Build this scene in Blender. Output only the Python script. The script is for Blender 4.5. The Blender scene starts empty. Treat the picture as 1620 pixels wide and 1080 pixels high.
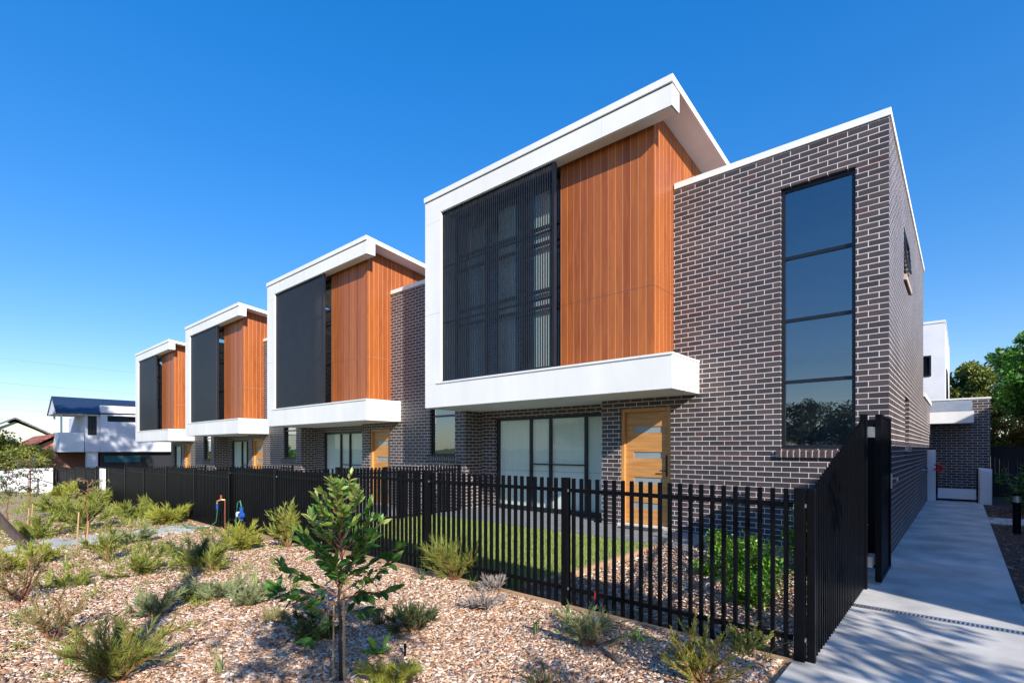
import bpy, math, random
import numpy as np
from mathutils import Vector, Matrix

# ------------------------------------------------------------------ camera, light, exposure
TH = 0.7205; F_PX = 810.66; CAM_H = 1.5; HORIZ = 709.3; CXP = 810.06
scn = bpy.context.scene
cam_d = bpy.data.cameras.new('camera'); cam = bpy.data.objects.new('camera', cam_d)
scn.collection.objects.link(cam); scn.camera = cam
cam.location = (0, 0, CAM_H); cam.rotation_euler = (math.radians(90), 0, TH)
cam_d.sensor_width = 36; cam_d.lens = F_PX / 1620 * 36
cam_d.shift_y = (HORIZ - 540) / 1620
cam_d.clip_start = .05; cam_d.clip_end = 3000

SUN_AZ = (0.903, -0.430); SUN_EL = math.radians(28.0)
world = bpy.data.worlds.new('World'); scn.world = world; world.use_nodes = True
wn = world.node_tree.nodes; wl = world.node_tree.links; wn.clear()
sky = wn.new('ShaderNodeTexSky'); sky.sky_type = 'NISHITA'; sky.sun_disc = False
sky.sun_elevation = SUN_EL; sky.sun_rotation = math.atan2(SUN_AZ[0], SUN_AZ[1])
sky.air_density = 1.0; sky.dust_density = 0.5; sky.ozone_density = 4.0; sky.altitude = 50
hsv = wn.new('ShaderNodeHueSaturation'); hsv.inputs['Saturation'].default_value = 1.85; hsv.inputs['Hue'].default_value = .515
bg = wn.new('ShaderNodeBackground'); bg.inputs['Strength'].default_value = 0.15
wo = wn.new('ShaderNodeOutputWorld')
gam = wn.new('ShaderNodeGamma'); gam.inputs['Gamma'].default_value = .56; wl.new(sky.outputs[0], gam.inputs[0]); wl.new(gam.outputs[0], hsv.inputs['Color']); wl.new(hsv.outputs[0], bg.inputs[0]); wl.new(bg.outputs[0], wo.inputs[0])
sun_d = bpy.data.lights.new('sun', 'SUN'); sun = bpy.data.objects.new('sun', sun_d); scn.collection.objects.link(sun)
sun_d.energy = 2.7; sun_d.angle = math.radians(.53); sun_d.color = (1, .94, .85)
ce = math.cos(SUN_EL)
sun.rotation_euler = Vector((-SUN_AZ[0]*ce, -SUN_AZ[1]*ce, -math.sin(SUN_EL))).to_track_quat('-Z', 'Y').to_euler()
sun.location = (20, -10, 20)
scn.view_settings.view_transform = 'Standard'; scn.view_settings.look = 'None'
scn.view_settings.exposure = 1.46; scn.view_settings.gamma = 1
scn.render.engine = 'CYCLES'
scn.cycles.max_bounces = 8; scn.cycles.transparent_max_bounces = 16

rnd = random.Random(7); NR = np.random.default_rng(11)
SS, CC = math.sin(TH), math.cos(TH)
def zg(x, y=0):                      # height of the mulch ground: it falls gently away to the left
    return -0.0218 * max(0, min(-x, 60) - 4)
def gp(px, py, dz=0):                # point on the ground seen at a pixel of the 1620x1080 photograph
    u = (px - CXP) / F_PX; v = (HORIZ - py) / F_PX
    z = 0
    for _ in range(8):
        t = (z - CAM_H) / v; x = t * (-SS + u * CC); y = t * (CC + u * SS); z = zg(x, y) + dz
    return (x, y, z), t              # t = depth along the view

# ------------------------------------------------------------------ materials
def newmat(name):
    m = bpy.data.materials.new(name); m.use_nodes = True
    n = m.node_tree.nodes; l = m.node_tree.links
    return m, n, l, n['Principled BSDF']
def lin(c): return (*c, 1)
def pmat(name, col, rough=.6, metal=0, var=.12, scale=6, bump=0, bscale=60, spec=.5, col2=None, stretch=None):
    m, n, l, b = newmat(name)
    b.inputs['Roughness'].default_value = rough; b.inputs['Metallic'].default_value = metal
    b.inputs['Specular IOR Level'].default_value = spec
    tc = n.new('ShaderNodeTexCoord'); mp = n.new('ShaderNodeMapping')
    l.new(tc.outputs['Object'], mp.inputs[0])
    if stretch: mp.inputs['Scale'].default_value = stretch
    no = n.new('ShaderNodeTexNoise'); no.inputs['Scale'].default_value = scale; no.inputs['Detail'].default_value = 8
    l.new(mp.outputs[0], no.inputs['Vector'])
    cr = n.new('ShaderNodeValToRGB')
    c2 = col2 or tuple(c * (1 - var) for c in col); c1 = col if col2 else tuple(min(1, c * (1 + var)) for c in col)
    cr.color_ramp.elements[0].position = .32; cr.color_ramp.elements[1].position = .68
    cr.color_ramp.elements[0].color = lin(c2); cr.color_ramp.elements[1].color = lin(c1)
    l.new(no.outputs[0], cr.inputs[0]); l.new(cr.outputs[0], b.inputs['Base Color'])
    if bump:
        n2 = n.new('ShaderNodeTexNoise'); n2.inputs['Scale'].default_value = bscale; n2.inputs['Detail'].default_value = 6
        l.new(mp.outputs[0], n2.inputs['Vector'])
        bp = n.new('ShaderNodeBump'); bp.inputs['Strength'].default_value = bump; bp.inputs['Distance'].default_value = .01
        l.new(n2.outputs[0], bp.inputs['Height']); l.new(bp.outputs[0], b.inputs['Normal'])
    return m
def math_node(n, l, op, a, b=None, c=None):
    q = n.new('ShaderNodeMath'); q.operation = op
    for i, v in enumerate((a, b, c)):
        if v is None: continue
        if isinstance(v, (int, float)): q.inputs[i].default_value = v
        else: l.new(v, q.inputs[i])
    return q.outputs[0]
def wallcoord(n, l):                 # (along the wall, height) for axis-aligned walls
    tc = n.new('ShaderNodeTexCoord'); g = n.new('ShaderNodeNewGeometry')
    s = n.new('ShaderNodeSeparateXYZ'); l.new(tc.outputs['Object'], s.inputs[0])
    q = n.new('ShaderNodeSeparateXYZ'); l.new(g.outputs['Normal'], q.inputs[0])
    ax = math_node(n, l, 'GREATER_THAN', math_node(n, l, 'ABSOLUTE', q.outputs[0]), .5)
    inv = math_node(n, l, 'SUBTRACT', 1.0, ax)
    u = math_node(n, l, 'ADD', math_node(n, l, 'MULTIPLY', s.outputs[0], inv), math_node(n, l, 'MULTIPLY', s.outputs[1], ax))
    cb = n.new('ShaderNodeCombineXYZ'); l.new(u, cb.inputs[0]); l.new(s.outputs[2], cb.inputs[1])
    return cb.outputs[0], u, s, tc, ax
def brickmat(name, c1, c2, mortar, bw=.245, bh=.0814, ms=.0052, rough=.38):
    m, n, l, b = newmat(name)
    vec, u, s, tc, ax = wallcoord(n, l)
    br = n.new('ShaderNodeTexBrick'); l.new(vec, br.inputs['Vector'])
    br.inputs['Scale'].default_value = 1; br.inputs['Brick Width'].default_value = bw; br.inputs['Row Height'].default_value = bh
    br.inputs['Mortar Size'].default_value = ms; br.inputs['Mortar Smooth'].default_value = .15; br.inputs['Bias'].default_value = -.1
    br.inputs['Color1'].default_value = lin(c1); br.inputs['Color2'].default_value = lin(c2); br.inputs['Mortar'].default_value = lin(mortar)
    sv = n.new('ShaderNodeSeparateXYZ'); l.new(vec, sv.inputs[0])
    row = math_node(n, l, 'FLOOR', math_node(n, l, 'DIVIDE', sv.outputs[1], bh))
    off = math_node(n, l, 'MULTIPLY', math_node(n, l, 'SUBTRACT', 1.0, math_node(n, l, 'FLOORED_MODULO', row, 2.0)), .5)
    colm = math_node(n, l, 'FLOOR', math_node(n, l, 'ADD', math_node(n, l, 'DIVIDE', sv.outputs[0], bw), off))
    cv = n.new('ShaderNodeCombineXYZ'); l.new(row, cv.inputs[0]); l.new(colm, cv.inputs[1])
    wv = n.new('ShaderNodeTexWhiteNoise'); wv.noise_dimensions = '2D'; l.new(cv.outputs[0], wv.inputs['Vector'])
    rare = math_node(n, l, 'GREATER_THAN', wv.outputs['Value'], .965)
    notm = math_node(n, l, 'SUBTRACT', 1.0, br.outputs['Fac'])
    rm = n.new('ShaderNodeMix'); rm.data_type = 'RGBA'; l.new(math_node(n, l, 'MULTIPLY', math_node(n, l, 'MULTIPLY', rare, notm), .38), rm.inputs['Factor'])
    l.new(br.outputs['Color'], rm.inputs['A']); rm.inputs['B'].default_value = lin((c2[0] * 1.15, c2[1] * .6, c2[2] * .5))
    no = n.new('ShaderNodeTexNoise'); no.inputs['Scale'].default_value = 170; no.inputs['Detail'].default_value = 3; l.new(tc.outputs['Object'], no.inputs['Vector'])
    no2 = n.new('ShaderNodeTexNoise'); no2.inputs['Scale'].default_value = 1.3; no2.inputs['Detail'].default_value = 6; l.new(tc.outputs['Object'], no2.inputs['Vector'])
    f = math_node(n, l, 'ADD', math_node(n, l, 'MULTIPLY', no.outputs[0], .75), math_node(n, l, 'MULTIPLY', no2.outputs[0], .75))
    f = math_node(n, l, 'ADD', f, .25)
    vm = n.new('ShaderNodeVectorMath'); vm.operation = 'SCALE'; l.new(rm.outputs['Result'], vm.inputs[0]); l.new(f, vm.inputs['Scale'])
    l.new(vm.outputs[0], b.inputs['Base Color'])
    r = math_node(n, l, 'ADD', math_node(n, l, 'MULTIPLY', br.outputs['Fac'], .4), math_node(n, l, 'ADD', math_node(n, l, 'MULTIPLY', no.outputs[0], .3), rough - .15))
    l.new(r, b.inputs['Roughness'])
    h = math_node(n, l, 'ADD', math_node(n, l, 'MULTIPLY', br.outputs['Fac'], -1.0), math_node(n, l, 'MULTIPLY', no.outputs[0], .25))
    bp = n.new('ShaderNodeBump'); bp.inputs['Strength'].default_value = .4; bp.inputs['Distance'].default_value = .004
    l.new(h, bp.inputs['Height']); l.new(bp.outputs[0], b.inputs['Normal'])
    return m
def cladmat(name, base, dark, pitch=.145, groove_glint=(.66, .34, .20)):  # pale groove lines: light caught in the seams, painted in
    m, n, l, b = newmat(name)
    vec, u, s, tc, ax = wallcoord(n, l)
    fr = math_node(n, l, 'FRACT', math_node(n, l, 'DIVIDE', u, pitch))
    g = math_node(n, l, 'LESS_THAN', math_node(n, l, 'ABSOLUTE', math_node(n, l, 'SUBTRACT', fr, .5)), .022)
    mp = n.new('ShaderNodeMapping'); mp.inputs['Scale'].default_value = (9, 9, .9); l.new(tc.outputs['Object'], mp.inputs[0])
    no = n.new('ShaderNodeTexNoise'); no.inputs['Scale'].default_value = 1.6; no.inputs['Detail'].default_value = 9; no.inputs['Distortion'].default_value = .7; l.new(mp.outputs[0], no.inputs['Vector'])
    fl = math_node(n, l, 'FLOOR', math_node(n, l, 'ADD', math_node(n, l, 'DIVIDE', u, pitch), .5))
    wn_ = n.new('ShaderNodeTexWhiteNoise'); wn_.noise_dimensions = '1D'; l.new(fl, wn_.inputs['W'])
    fac = math_node(n, l, 'ADD', math_node(n, l, 'MULTIPLY', no.outputs[0], .75), math_node(n, l, 'MULTIPLY', wn_.outputs['Value'], .38))
    cr = n.new('ShaderNodeValToRGB'); cr.color_ramp.elements[0].position = .3; cr.color_ramp.elements[1].position = .85
    cr.color_ramp.elements[0].color = lin(dark); cr.color_ramp.elements[1].color = lin(base); l.new(fac, cr.inputs[0])
    mx = n.new('ShaderNodeMix'); mx.data_type = 'RGBA'; l.new(g, mx.inputs['Factor']); l.new(cr.outputs[0], mx.inputs['A']); mx.inputs['B'].default_value = lin(groove_glint)
    l.new(mx.outputs['Result'], b.inputs['Base Color'])
    b.inputs['Roughness'].default_value = .42
    bp = n.new('ShaderNodeBump'); bp.inputs['Strength'].default_value = .5; bp.inputs['Distance'].default_value = .004
    l.new(math_node(n, l, 'SUBTRACT', math_node(n, l, 'MULTIPLY', no.outputs[0], .15), g), bp.inputs['Height']); l.new(bp.outputs[0], b.inputs['Normal'])
    return m
def glassmat(name, tint=(.30, .36, .38), add=.10, k=1.0):
    m, n, l, b = newmat(name); n.remove(b)
    t = n.new('ShaderNodeBsdfTransparent'); t.inputs[0].default_value = lin(tint)
    g = n.new('ShaderNodeBsdfGlossy'); g.inputs['Roughness'].default_value = 0.0; g.inputs['Color'].default_value = (.93, .97, 1, 1)
    fr = n.new('ShaderNodeFresnel'); fr.inputs[0].default_value = 1.55
    no = n.new('ShaderNodeTexNoise'); no.inputs['Scale'].default_value = 1.1; tc = n.new('ShaderNodeTexCoord'); l.new(tc.outputs['Object'], no.inputs['Vector'])
    bp = n.new('ShaderNodeBump'); bp.inputs['Strength'].default_value = .06; bp.inputs['Distance'].default_value = .05; l.new(no.outputs[0], bp.inputs['Height']); l.new(bp.outputs[0], g.inputs['Normal'])
    ge = n.new('ShaderNodeNewGeometry')
    f = math_node(n, l, 'MULTIPLY', math_node(n, l, 'ADD', math_node(n, l, 'MULTIPLY', fr.outputs[0], k), add), math_node(n, l, 'SUBTRACT', 1.0, ge.outputs['Backfacing']))
    mx = n.new('ShaderNodeMixShader'); l.new(f, mx.inputs[0]); l.new(t.outputs[0], mx.inputs[1]); l.new(g.outputs[0], mx.inputs[2])
    l.new(mx.outputs[0], n['Material Output'].inputs[0])
    return m
def islandmat(name, cols, rough=.6, trans=0, spec=.4):
    """colour picked per leaf / chip / blade"""
    m, n, l, b = newmat(name)
    g = n.new('ShaderNodeNewGeometry'); cr = n.new('ShaderNodeValToRGB')
    e = cr.color_ramp.elements
    while len(e) < len(cols): e.new(.5)
    for i, c in enumerate(cols):
        e[i].position = i / (len(cols) - 1); e[i].color = lin(c)
    l.new(g.outputs['Random Per Island'], cr.inputs[0])
    l.new(cr.outputs[0], b.inputs['Base Color']); b.inputs['Roughness'].default_value = rough; b.inputs['Specular IOR Level'].default_value = spec
    if trans:
        tr = n.new('ShaderNodeBsdfTranslucent'); l.new(cr.outputs[0], tr.inputs[0])
        mx = n.new('ShaderNodeMixShader'); mx.inputs[0].default_value = trans
        l.new(b.outputs[0], mx.inputs[1]); l.new(tr.outputs[0], mx.inputs[2]); l.new(mx.outputs[0], n['Material Output'].inputs[0])
    return m

M = {}
M['brick'] = brickmat('dark glazed brick', (.042, .036, .042), (.088, .064, .064), (.76, .67, .62), ms=.0050, rough=.5)
M['sillbrick'] = pmat('dark brick face', (.075, .05, .047), .45, var=.3, scale=40, bump=.3)
M['sillsunlit'] = pmat('sunlit brick face', (.42, .33, .28), .7, var=.25, scale=50, bump=.3)  # side sills: sunlight on the brick put into a paler colour
M['mortar'] = pmat('cream mortar', (.5, .43, .38), .85, var=.1, scale=80)
M['white'] = pmat('white painted fibre cement', (.82, .81, .79), .45, var=.05, scale=1.1, bump=.03, bscale=40, stretch=(1.6, 1.6, .5))
M['soffit'] = pmat('soffit board', (.72, .71, .70), .6, var=.03)
M['jointdark'] = pmat('joint shadow gap', (.35, .36, .37), .8)
M['clad'] = cladmat('orange stained timber cladding', (.44, .130, .025), (.26, .062, .012))
M['black'] = pmat('black powder coat', (.0035, .004, .0055), .42, var=.2, scale=14, spec=.12)
M['screenblack'] = pmat('black satin aluminium', (.014, .018, .027), .34, var=.15, spec=.5)
M['frameblack'] = pmat('black window frame', (.010, .012, .018), .35, spec=.5)
M['glass'] = glassmat('window glass')
M['stairglass'] = glassmat('tinted window glass', (.7, .72, .74), .2, 1.1)
M['patioglass'] = glassmat('patio door glass', (.93, .95, .94), .02, .7)
M['clearglass'] = glassmat('clear upper window glass', (.8, .85, .86), .03, 1.0)
M['doorglass'] = pmat('frosted door glass', (.26, .31, .33), .22, var=.08, scale=3, spec=.6)
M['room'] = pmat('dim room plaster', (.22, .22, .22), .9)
M['stairwall'] = pmat('daylit stairwell plaster', (.62, .61, .60), .9, var=.03)  # paler copy of the room plaster, daylight put into the colour
M['blind'] = pmat('pale roller blind', (.84, .88, .84), .85, var=.04, scale=2, stretch=(6, 6, .3))
M['curtain'] = pmat('white sheer curtain', (.85, .84, .78), .9, var=.1, scale=4, stretch=(12, 12, .2))
M['doorwood'] = pmat('oiled timber door', (.60, .30, .10), .35, var=.0, col2=(.43, .19, .055), scale=2.2, stretch=(.8, 3, 9), bump=.05)
M['jamb'] = pmat('oiled timber jamb', (.62, .31, .10), .38, col2=(.47, .21, .06), scale=2.2, stretch=(9, 9, .8))
M['metal'] = pmat('roof sheet', (.30, .32, .33), .45, metal=.4)
M['steel'] = pmat('zinc bracket', (.55, .57, .6), .35, metal=.8)
M['concrete'] = pmat('broomed concrete', (.66, .63, .58), .85, var=.0, col2=(.38, .37, .345), scale=1.8, bump=.25, bscale=220)
M['paver'] = pmat('grey patio paver', (.20, .21, .22), .7, var=.12, scale=5, bump=.1)
M['matte'] = pmat('rubber door mat', (.03, .03, .03), .95)
M['timber'] = pmat('pine sleeper', (.42, .27, .15), .8, var=.25, scale=5, stretch=(.6, 8, 8), bump=.3)
M['stake'] = pmat('hardwood stake', (.40, .27, .14), .8, var=.25, scale=5, stretch=(9, 9, .8))
M['darktimber'] = pmat('weathered dark timber', (.07, .05, .045), .7, var=.3, scale=6, stretch=(3, 3, .6))
M['bark'] = pmat('bark', (.12, .09, .065), .9, var=.35, scale=20, bump=.5)
M['redstem'] = pmat('reddish stem', (.20, .075, .04), .7, var=.3, scale=30)
M['greenstem'] = pmat('green stem', (.14, .12, .05), .7, var=.3, scale=30)
M['blackstem'] = pmat('dark stem', (.03, .022, .02), .7, var=.3, scale=30)
M['leafA'] = islandmat('glossy green leaf', [(.022, .075, .012), (.04, .13, .02), (.075, .20, .03), (.15, .28, .05)], .42, .3, .45)
M['leafTop'] = islandmat('young pale leaf', [(.06, .15, .02), (.13, .24, .04), (.22, .32, .06), (.36, .36, .12)], .4, .3, .5)
M['needle'] = islandmat('needle foliage', [(.14, .19, .03), (.24, .28, .045), (.36, .37, .07), (.17, .21, .05)], .6, .3)
M['needleY'] = islandmat('yellow green needle', [(.26, .30, .04), (.36, .38, .05), (.44, .40, .08), (.20, .27, .04)], .6, .35)
M['needleB'] = islandmat('brownish needle', [(.22, .17, .07), (.30, .26, .10), (.20, .23, .07), (.36, .27, .14)], .7, .25)
M['needleD'] = islandmat('dark green needle', [(.03, .06, .02), (.05, .09, .03), (.09, .12, .04), (.05, .06, .03)], .6, .25)
M['needleG'] = islandmat('grey green needle', [(.17, .22, .10), (.25, .30, .13), (.32, .35, .17), (.13, .17, .07)], .7, .25)
M['strap'] = islandmat('pale strap leaf', [(.26, .34, .10), (.34, .42, .14), (.42, .46, .18), (.20, .30, .08)], .5, .35)
M['strapD'] = islandmat('green strap leaf', [(.08, .15, .04), (.12, .2, .06), (.16, .24, .08)], .5, .3)
M['dry'] = islandmat('dry silvery twig', [(.34, .29, .25), (.25, .2, .18), (.42, .37, .33)], .8, .1)
M['bedleaf'] = islandmat('bright shrub leaf', [(.07, .20, .015), (.12, .30, .02), (.20, .42, .03), (.30, .48, .05)], .4, .3, .5)
M['grass'] = islandmat('lawn blade', [(.20, .30, .06), (.28, .38, .08), (.36, .43, .12), (.44, .46, .18)], .6, .35)
M['treeleaf'] = islandmat('tree leaf', [(.02, .08, .010), (.04, .14, .014), (.08, .24, .02), (.17, .36, .03)], .45, .3, .5)
M['oliveleaf'] = islandmat('olive tree leaf', [(.07, .10, .02), (.13, .17, .03), (.23, .26, .05), (.32, .32, .07)], .55, .25)
M['autumnleaf'] = islandmat('orange and green leaf', [(.10, .18, .02), (.25, .28, .03), (.5, .28, .04), (.35, .10, .02), (.06, .12, .02)], .5, .3)
M['greyleaf'] = islandmat('grey green leaf', [(.05, .075, .045), (.08, .11, .06), (.13, .16, .09)], .6, .2)
M['red'] = pmat('red petal', (.6, .03, .04), .5, var=.3, scale=40)
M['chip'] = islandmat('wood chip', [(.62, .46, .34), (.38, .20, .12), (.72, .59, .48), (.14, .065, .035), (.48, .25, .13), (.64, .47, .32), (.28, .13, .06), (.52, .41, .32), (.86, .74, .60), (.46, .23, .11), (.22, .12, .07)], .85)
M['shadechip'] = islandmat('shade darkened wood chip', [(.20, .12, .08), (.10, .06, .04), (.28, .2, .15), (.14, .08, .05), (.34, .27, .22)], .85)  # chips of the right bed, coloured darker to carry its shade
M['render'] = pmat('white render', (.74, .75, .78), .8, var=.05, scale=2)
M['lilac'] = pmat('pale grey render', (.62, .62, .70), .85, var=.05, scale=2)
M['blueroof'] = pmat('dark blue metal roof', (.025, .045, .09), .35, var=.2, metal=.2, stretch=(1, 8, 1))
M['darkvoid'] = pmat('recess shade', (.012, .014, .02), .6)  # near-black colour stands for the shade inside a recess
M['teal'] = pmat('garage door strip', (.03, .10, .14), .3)
M['redtile'] = brickmat('red roof tile', (.32, .09, .05), (.42, .15, .08), (.12, .04, .03), .3, .25, .02, .7)
M['greytile'] = brickmat('grey roof tile', (.13, .125, .12), (.18, .17, .16), (.05, .05, .05), .3, .3, .02, .7)
M['cream'] = pmat('cream weatherboard', (.55, .56, .46), .8, var=.05)
M['redbrick'] = brickmat('red house brick', (.30, .10, .06), (.38, .15, .09), (.45, .38, .32), .24, .086, .006, .7)
M['bluepl'] = pmat('blue plastic', (.01, .07, .30), .4)
M['hose'] = pmat('green hose', (.02, .18, .10), .45)
M['brass'] = pmat('brass', (.45, .25, .10), .4, metal=.6)
M['copper'] = pmat('rusty red pipe', (.25, .07, .04), .6)
M['wire'] = pmat('cable', (.2, .24, .3), .6)
M['fencedark'] = pmat('dark paling fence', (.018, .017, .018), .8, var=.3, scale=8, stretch=(9, 9, .5))
M['polewood'] = pmat('timber pole', (.2, .15, .11), .9, var=.3)

# mulch ground: chips painted at small scale under the real chips
def groundmat():
    m, n, l, b = newmat('mulch ground')
    tc = n.new('ShaderNodeTexCoord')
    vo = n.new('ShaderNodeTexVoronoi'); vo.inputs['Scale'].default_value = 34; vo.inputs['Randomness'].default_value = 1
    mp = n.new('ShaderNodeMapping'); mp.inputs['Scale'].default_value = (1, 2.0, 1); mp.inputs['Rotation'].default_value = (0, 0, .7)
    nz = n.new('ShaderNodeTexNoise'); nz.inputs['Scale'].default_value = 6; l.new(tc.outputs['Object'], nz.inputs['Vector'])
    ad = n.new('ShaderNodeVectorMath'); ad.operation = 'ADD'
    sc = n.new('ShaderNodeVectorMath'); sc.operation = 'SCALE'; sc.inputs['Scale'].default_value = .35; l.new(nz.outputs['Color'], sc.inputs[0])
    l.new(tc.outputs['Object'], ad.inputs[0]); l.new(sc.outputs[0], ad.inputs[1]); l.new(ad.outputs[0], mp.inputs[0]); l.new(mp.outputs[0], vo.inputs['Vector'])
    cr = n.new('ShaderNodeValToRGB'); e = cr.color_ramp.elements
    cols = [(.30, .17, .09), (.56, .40, .26), (.20, .10, .05), (.64, .50, .34), (.40, .24, .13), (.50, .38, .27)]
    while len(e) < len(cols): e.new(.5)
    for i, c in enumerate(cols): e[i].position = i / (len(cols) - 1); e[i].color = lin(c)
    sx = n.new('ShaderNodeSeparateColor'); l.new(vo.outputs['Color'], sx.inputs[0]); l.new(sx.outputs[0], cr.inputs[0])
    n3 = n.new('ShaderNodeTexNoise'); n3.inputs['Scale'].default_value = .08; n3.inputs['Detail'].default_value = 5; l.new(tc.outputs['Object'], n3.inputs['Vector'])
    # open lawn beyond the planting
    s = n.new('ShaderNodeSeparateXYZ'); l.new(tc.outputs['Object'], s.inputs[0])
    far = math_node(n, l, 'MAXIMUM', math_node(n, l, 'LESS_THAN', s.outputs[1], -6.0), math_node(n, l, 'MAXIMUM', math_node(n, l, 'LESS_THAN', s.outputs[0], -34.0), math_node(n, l, 'GREATER_THAN', s.outputs[0], 8.0)))
    gc = n.new('ShaderNodeValToRGB'); gc.color_ramp.elements[0].color = (.05, .09, .02, 1); gc.color_ramp.elements[1].color = (.16, .18, .06, 1); l.new(n3.outputs[0], gc.inputs[0])
    mx = n.new('ShaderNodeMix'); mx.data_type = 'RGBA'; l.new(far, mx.inputs['Factor']); l.new(cr.outputs[0], mx.inputs['A']); l.new(gc.outputs[0], mx.inputs['B'])
    l.new(mx.outputs['Result'], b.inputs['Base Color']); b.inputs['Roughness'].default_value = .95
    bp = n.new('ShaderNodeBump'); bp.inputs['Strength'].default_value = .8; bp.inputs['Distance'].default_value = .02
    l.new(vo.outputs['Distance'], bp.inputs['Height']); l.new(bp.outputs[0], b.inputs['Normal'])
    return m
M['ground'] = groundmat()
M['shademulch'] = pmat('shade darkened mulch', (.10, .06, .04), .95, col2=(.05, .03, .02), scale=30, bump=.8, bscale=60)  # right bed: shade from the house side put into the mulch colour
M['turf'] = pmat('lawn turf', (.22, .29, .08), .95, col2=(.14, .20, .05), scale=30, bump=.8, bscale=90)

# ------------------------------------------------------------------ mesh helpers
class MB:
    def __init__(s): s.v = []; s.f = []
    def add(s, vs, fs):
        o = len(s.v); s.v += [tuple(p) for p in vs]; s.f += [tuple(i + o for i in f) for f in fs]; return s
    def hexa(s, p):   # 8 points: bottom ring ccw, top ring ccw
        return s.add(p, [(3, 2, 1, 0), (4, 5, 6, 7), (0, 1, 5, 4), (1, 2, 6, 5), (2, 3, 7, 6), (3, 0, 4, 7)])
    def box(s, x0, x1, y0, y1, z0, z1):
        return s.hexa([(x0, y0, z0), (x1, y0, z0), (x1, y1, z0), (x0, y1, z0), (x0, y0, z1), (x1, y0, z1), (x1, y1, z1), (x0, y1, z1)])
    def tube(s, pts, rads, n=8, cap=True):
        pts = [Vector(p) for p in pts]
        if isinstance(rads, (int, float)): rads = [rads] * len(pts)
        rings = []; base = len(s.v)
        for i, p in enumerate(pts):
            d = (pts[min(i + 1, len(pts) - 1)] - pts[max(i - 1, 0)]).normalized()
            a = Vector((0, 0, 1)) if abs(d.z) < .9 else Vector((1, 0, 0))
            u = d.cross(a).normalized(); w = d.cross(u)
            for k in range(n):
                t = 2 * math.pi * k / n
                s.v.append(tuple(p + (u * math.cos(t) + w * math.sin(t)) * rads[i]))
        for i in range(len(pts) - 1):
            for k in range(n):
                a = base + i * n + k; b = base + i * n + (k + 1) % n
                s.f.append((a, b, b + n, a + n))
        if cap:
            s.f.append(tuple(base + k for k in range(n))[::-1]); s.f.append(tuple(base + (len(pts) - 1) * n + k for k in range(n)))
        return s
    def build(s, name, mat, parent=None, bevel=0, smooth=False):
        me = bpy.data.meshes.new(name); off = Vector(BASE.get(parent.name, (0, 0, 0))) if parent else Vector((0, 0, 0))
        me.from_pydata([tuple(Vector(p) - off) for p in s.v], [], s.f); me.materials.append(mat)
        import bmesh as bmm
        b = bmm.new(); b.from_mesh(me); bmm.ops.recalc_face_normals(b, faces=b.faces); b.to_mesh(me); b.free()
        if smooth:
            for p in me.polygons: p.use_smooth = True
        return link(name, me, parent, bevel)
BASE = {}
def link(name, me, parent=None, bevel=0):
    o = bpy.data.objects.new(name, me); scn.collection.objects.link(o)
    if parent:
        o.parent = parent; BASE[o.name] = BASE.get(parent.name, (0, 0, 0))
    if bevel:
        md = o.modifiers.new('bevel', 'BEVEL'); md.width = bevel; md.segments = 2; md.limit_method = 'ANGLE'
    return o
def tag(o, label=None, cat=None, group=None, kind=None):
    if label: o['label'] = label
    if cat: o['category'] = cat
    if group: o['group'] = group
    if kind: o['kind'] = kind
    return o
def empty(name, loc, label, cat, group=None):
    o = bpy.data.objects.new(name, None); scn.collection.objects.link(o); o.location = loc; o.empty_display_size = .2
    BASE[o.name] = tuple(loc)
    return tag(o, label, cat, group)
def copy_tree(o, parent=None):
    c = o.copy(); scn.collection.objects.link(c); c.parent = parent
    BASE[c.name] = BASE.get(o.name, (0, 0, 0))
    for ch in [q for q in scn.objects if q.parent == o]: copy_tree(ch, c)
    return c
def npmesh(name, V, Fq, mat, parent=None, base=(0, 0, 0), smooth=False):
    """V (n,3); Fq (m,k) faces of equal size"""
    me = bpy.data.meshes.new(name); V = np.asarray(V, dtype=np.float32) - np.asarray(base, dtype=np.float32)
    Fq = np.asarray(Fq, dtype=np.int32); k = Fq.shape[1]
    me.vertices.add(len(V)); me.vertices.foreach_set('co', V.ravel())
    me.loops.add(Fq.size); me.loops.foreach_set('vertex_index', Fq.ravel())
    me.polygons.add(len(Fq)); me.polygons.foreach_set('loop_start', np.arange(0, Fq.size, k, dtype=np.int32))
    me.polygons.foreach_set('loop_total', np.full(len(Fq), k, dtype=np.int32))
    if smooth: me.polygons.foreach_set('use_smooth', np.ones(len(Fq), dtype=bool))
    me.update(calc_edges=True); me.validate(); me.materials.append(mat)
    return link(name, me, parent)
def frames(dirs, roll=None):
    """rotation matrices whose local Y is dirs and local Z is roughly up, rolled at random"""
    d = dirs / (np.linalg.norm(dirs, axis=1, keepdims=True) + 1e-9)
    up = np.tile([0., 0., 1.], (len(d), 1)); up[np.abs(d[:, 2]) > .95] = [1., 0, 0]
    x = np.cross(d, up); x /= np.linalg.norm(x, axis=1, keepdims=True); z = np.cross(x, d)
    if roll is not None:
        c, s_ = np.cos(roll)[:, None], np.sin(roll)[:, None]; x, z = x * c + z * s_, z * c - x * s_
    return np.stack([x, d, z], axis=2)
LEAF_T = np.array([(0, 0, 0), (-.16, .3, .035), (.16, .3, .035), (0, .33, 0), (-.15, .66, .02), (.15, .66, .02), (0, .7, -.02), (0, 1, -.07)])
LEAF_F = np.array([(0, 3, 1, 1), (0, 2, 3, 3), (1, 3, 6, 4), (3, 2, 5, 6), (4, 6, 7, 7), (6, 5, 7, 7)])
QUAD_T = np.array([(0, 0, 0), (.5, .45, .05), (0, 1, 0), (-.5, .45, .05)]); QUAD_F = np.array([(0, 1, 2, 3)])
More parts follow.
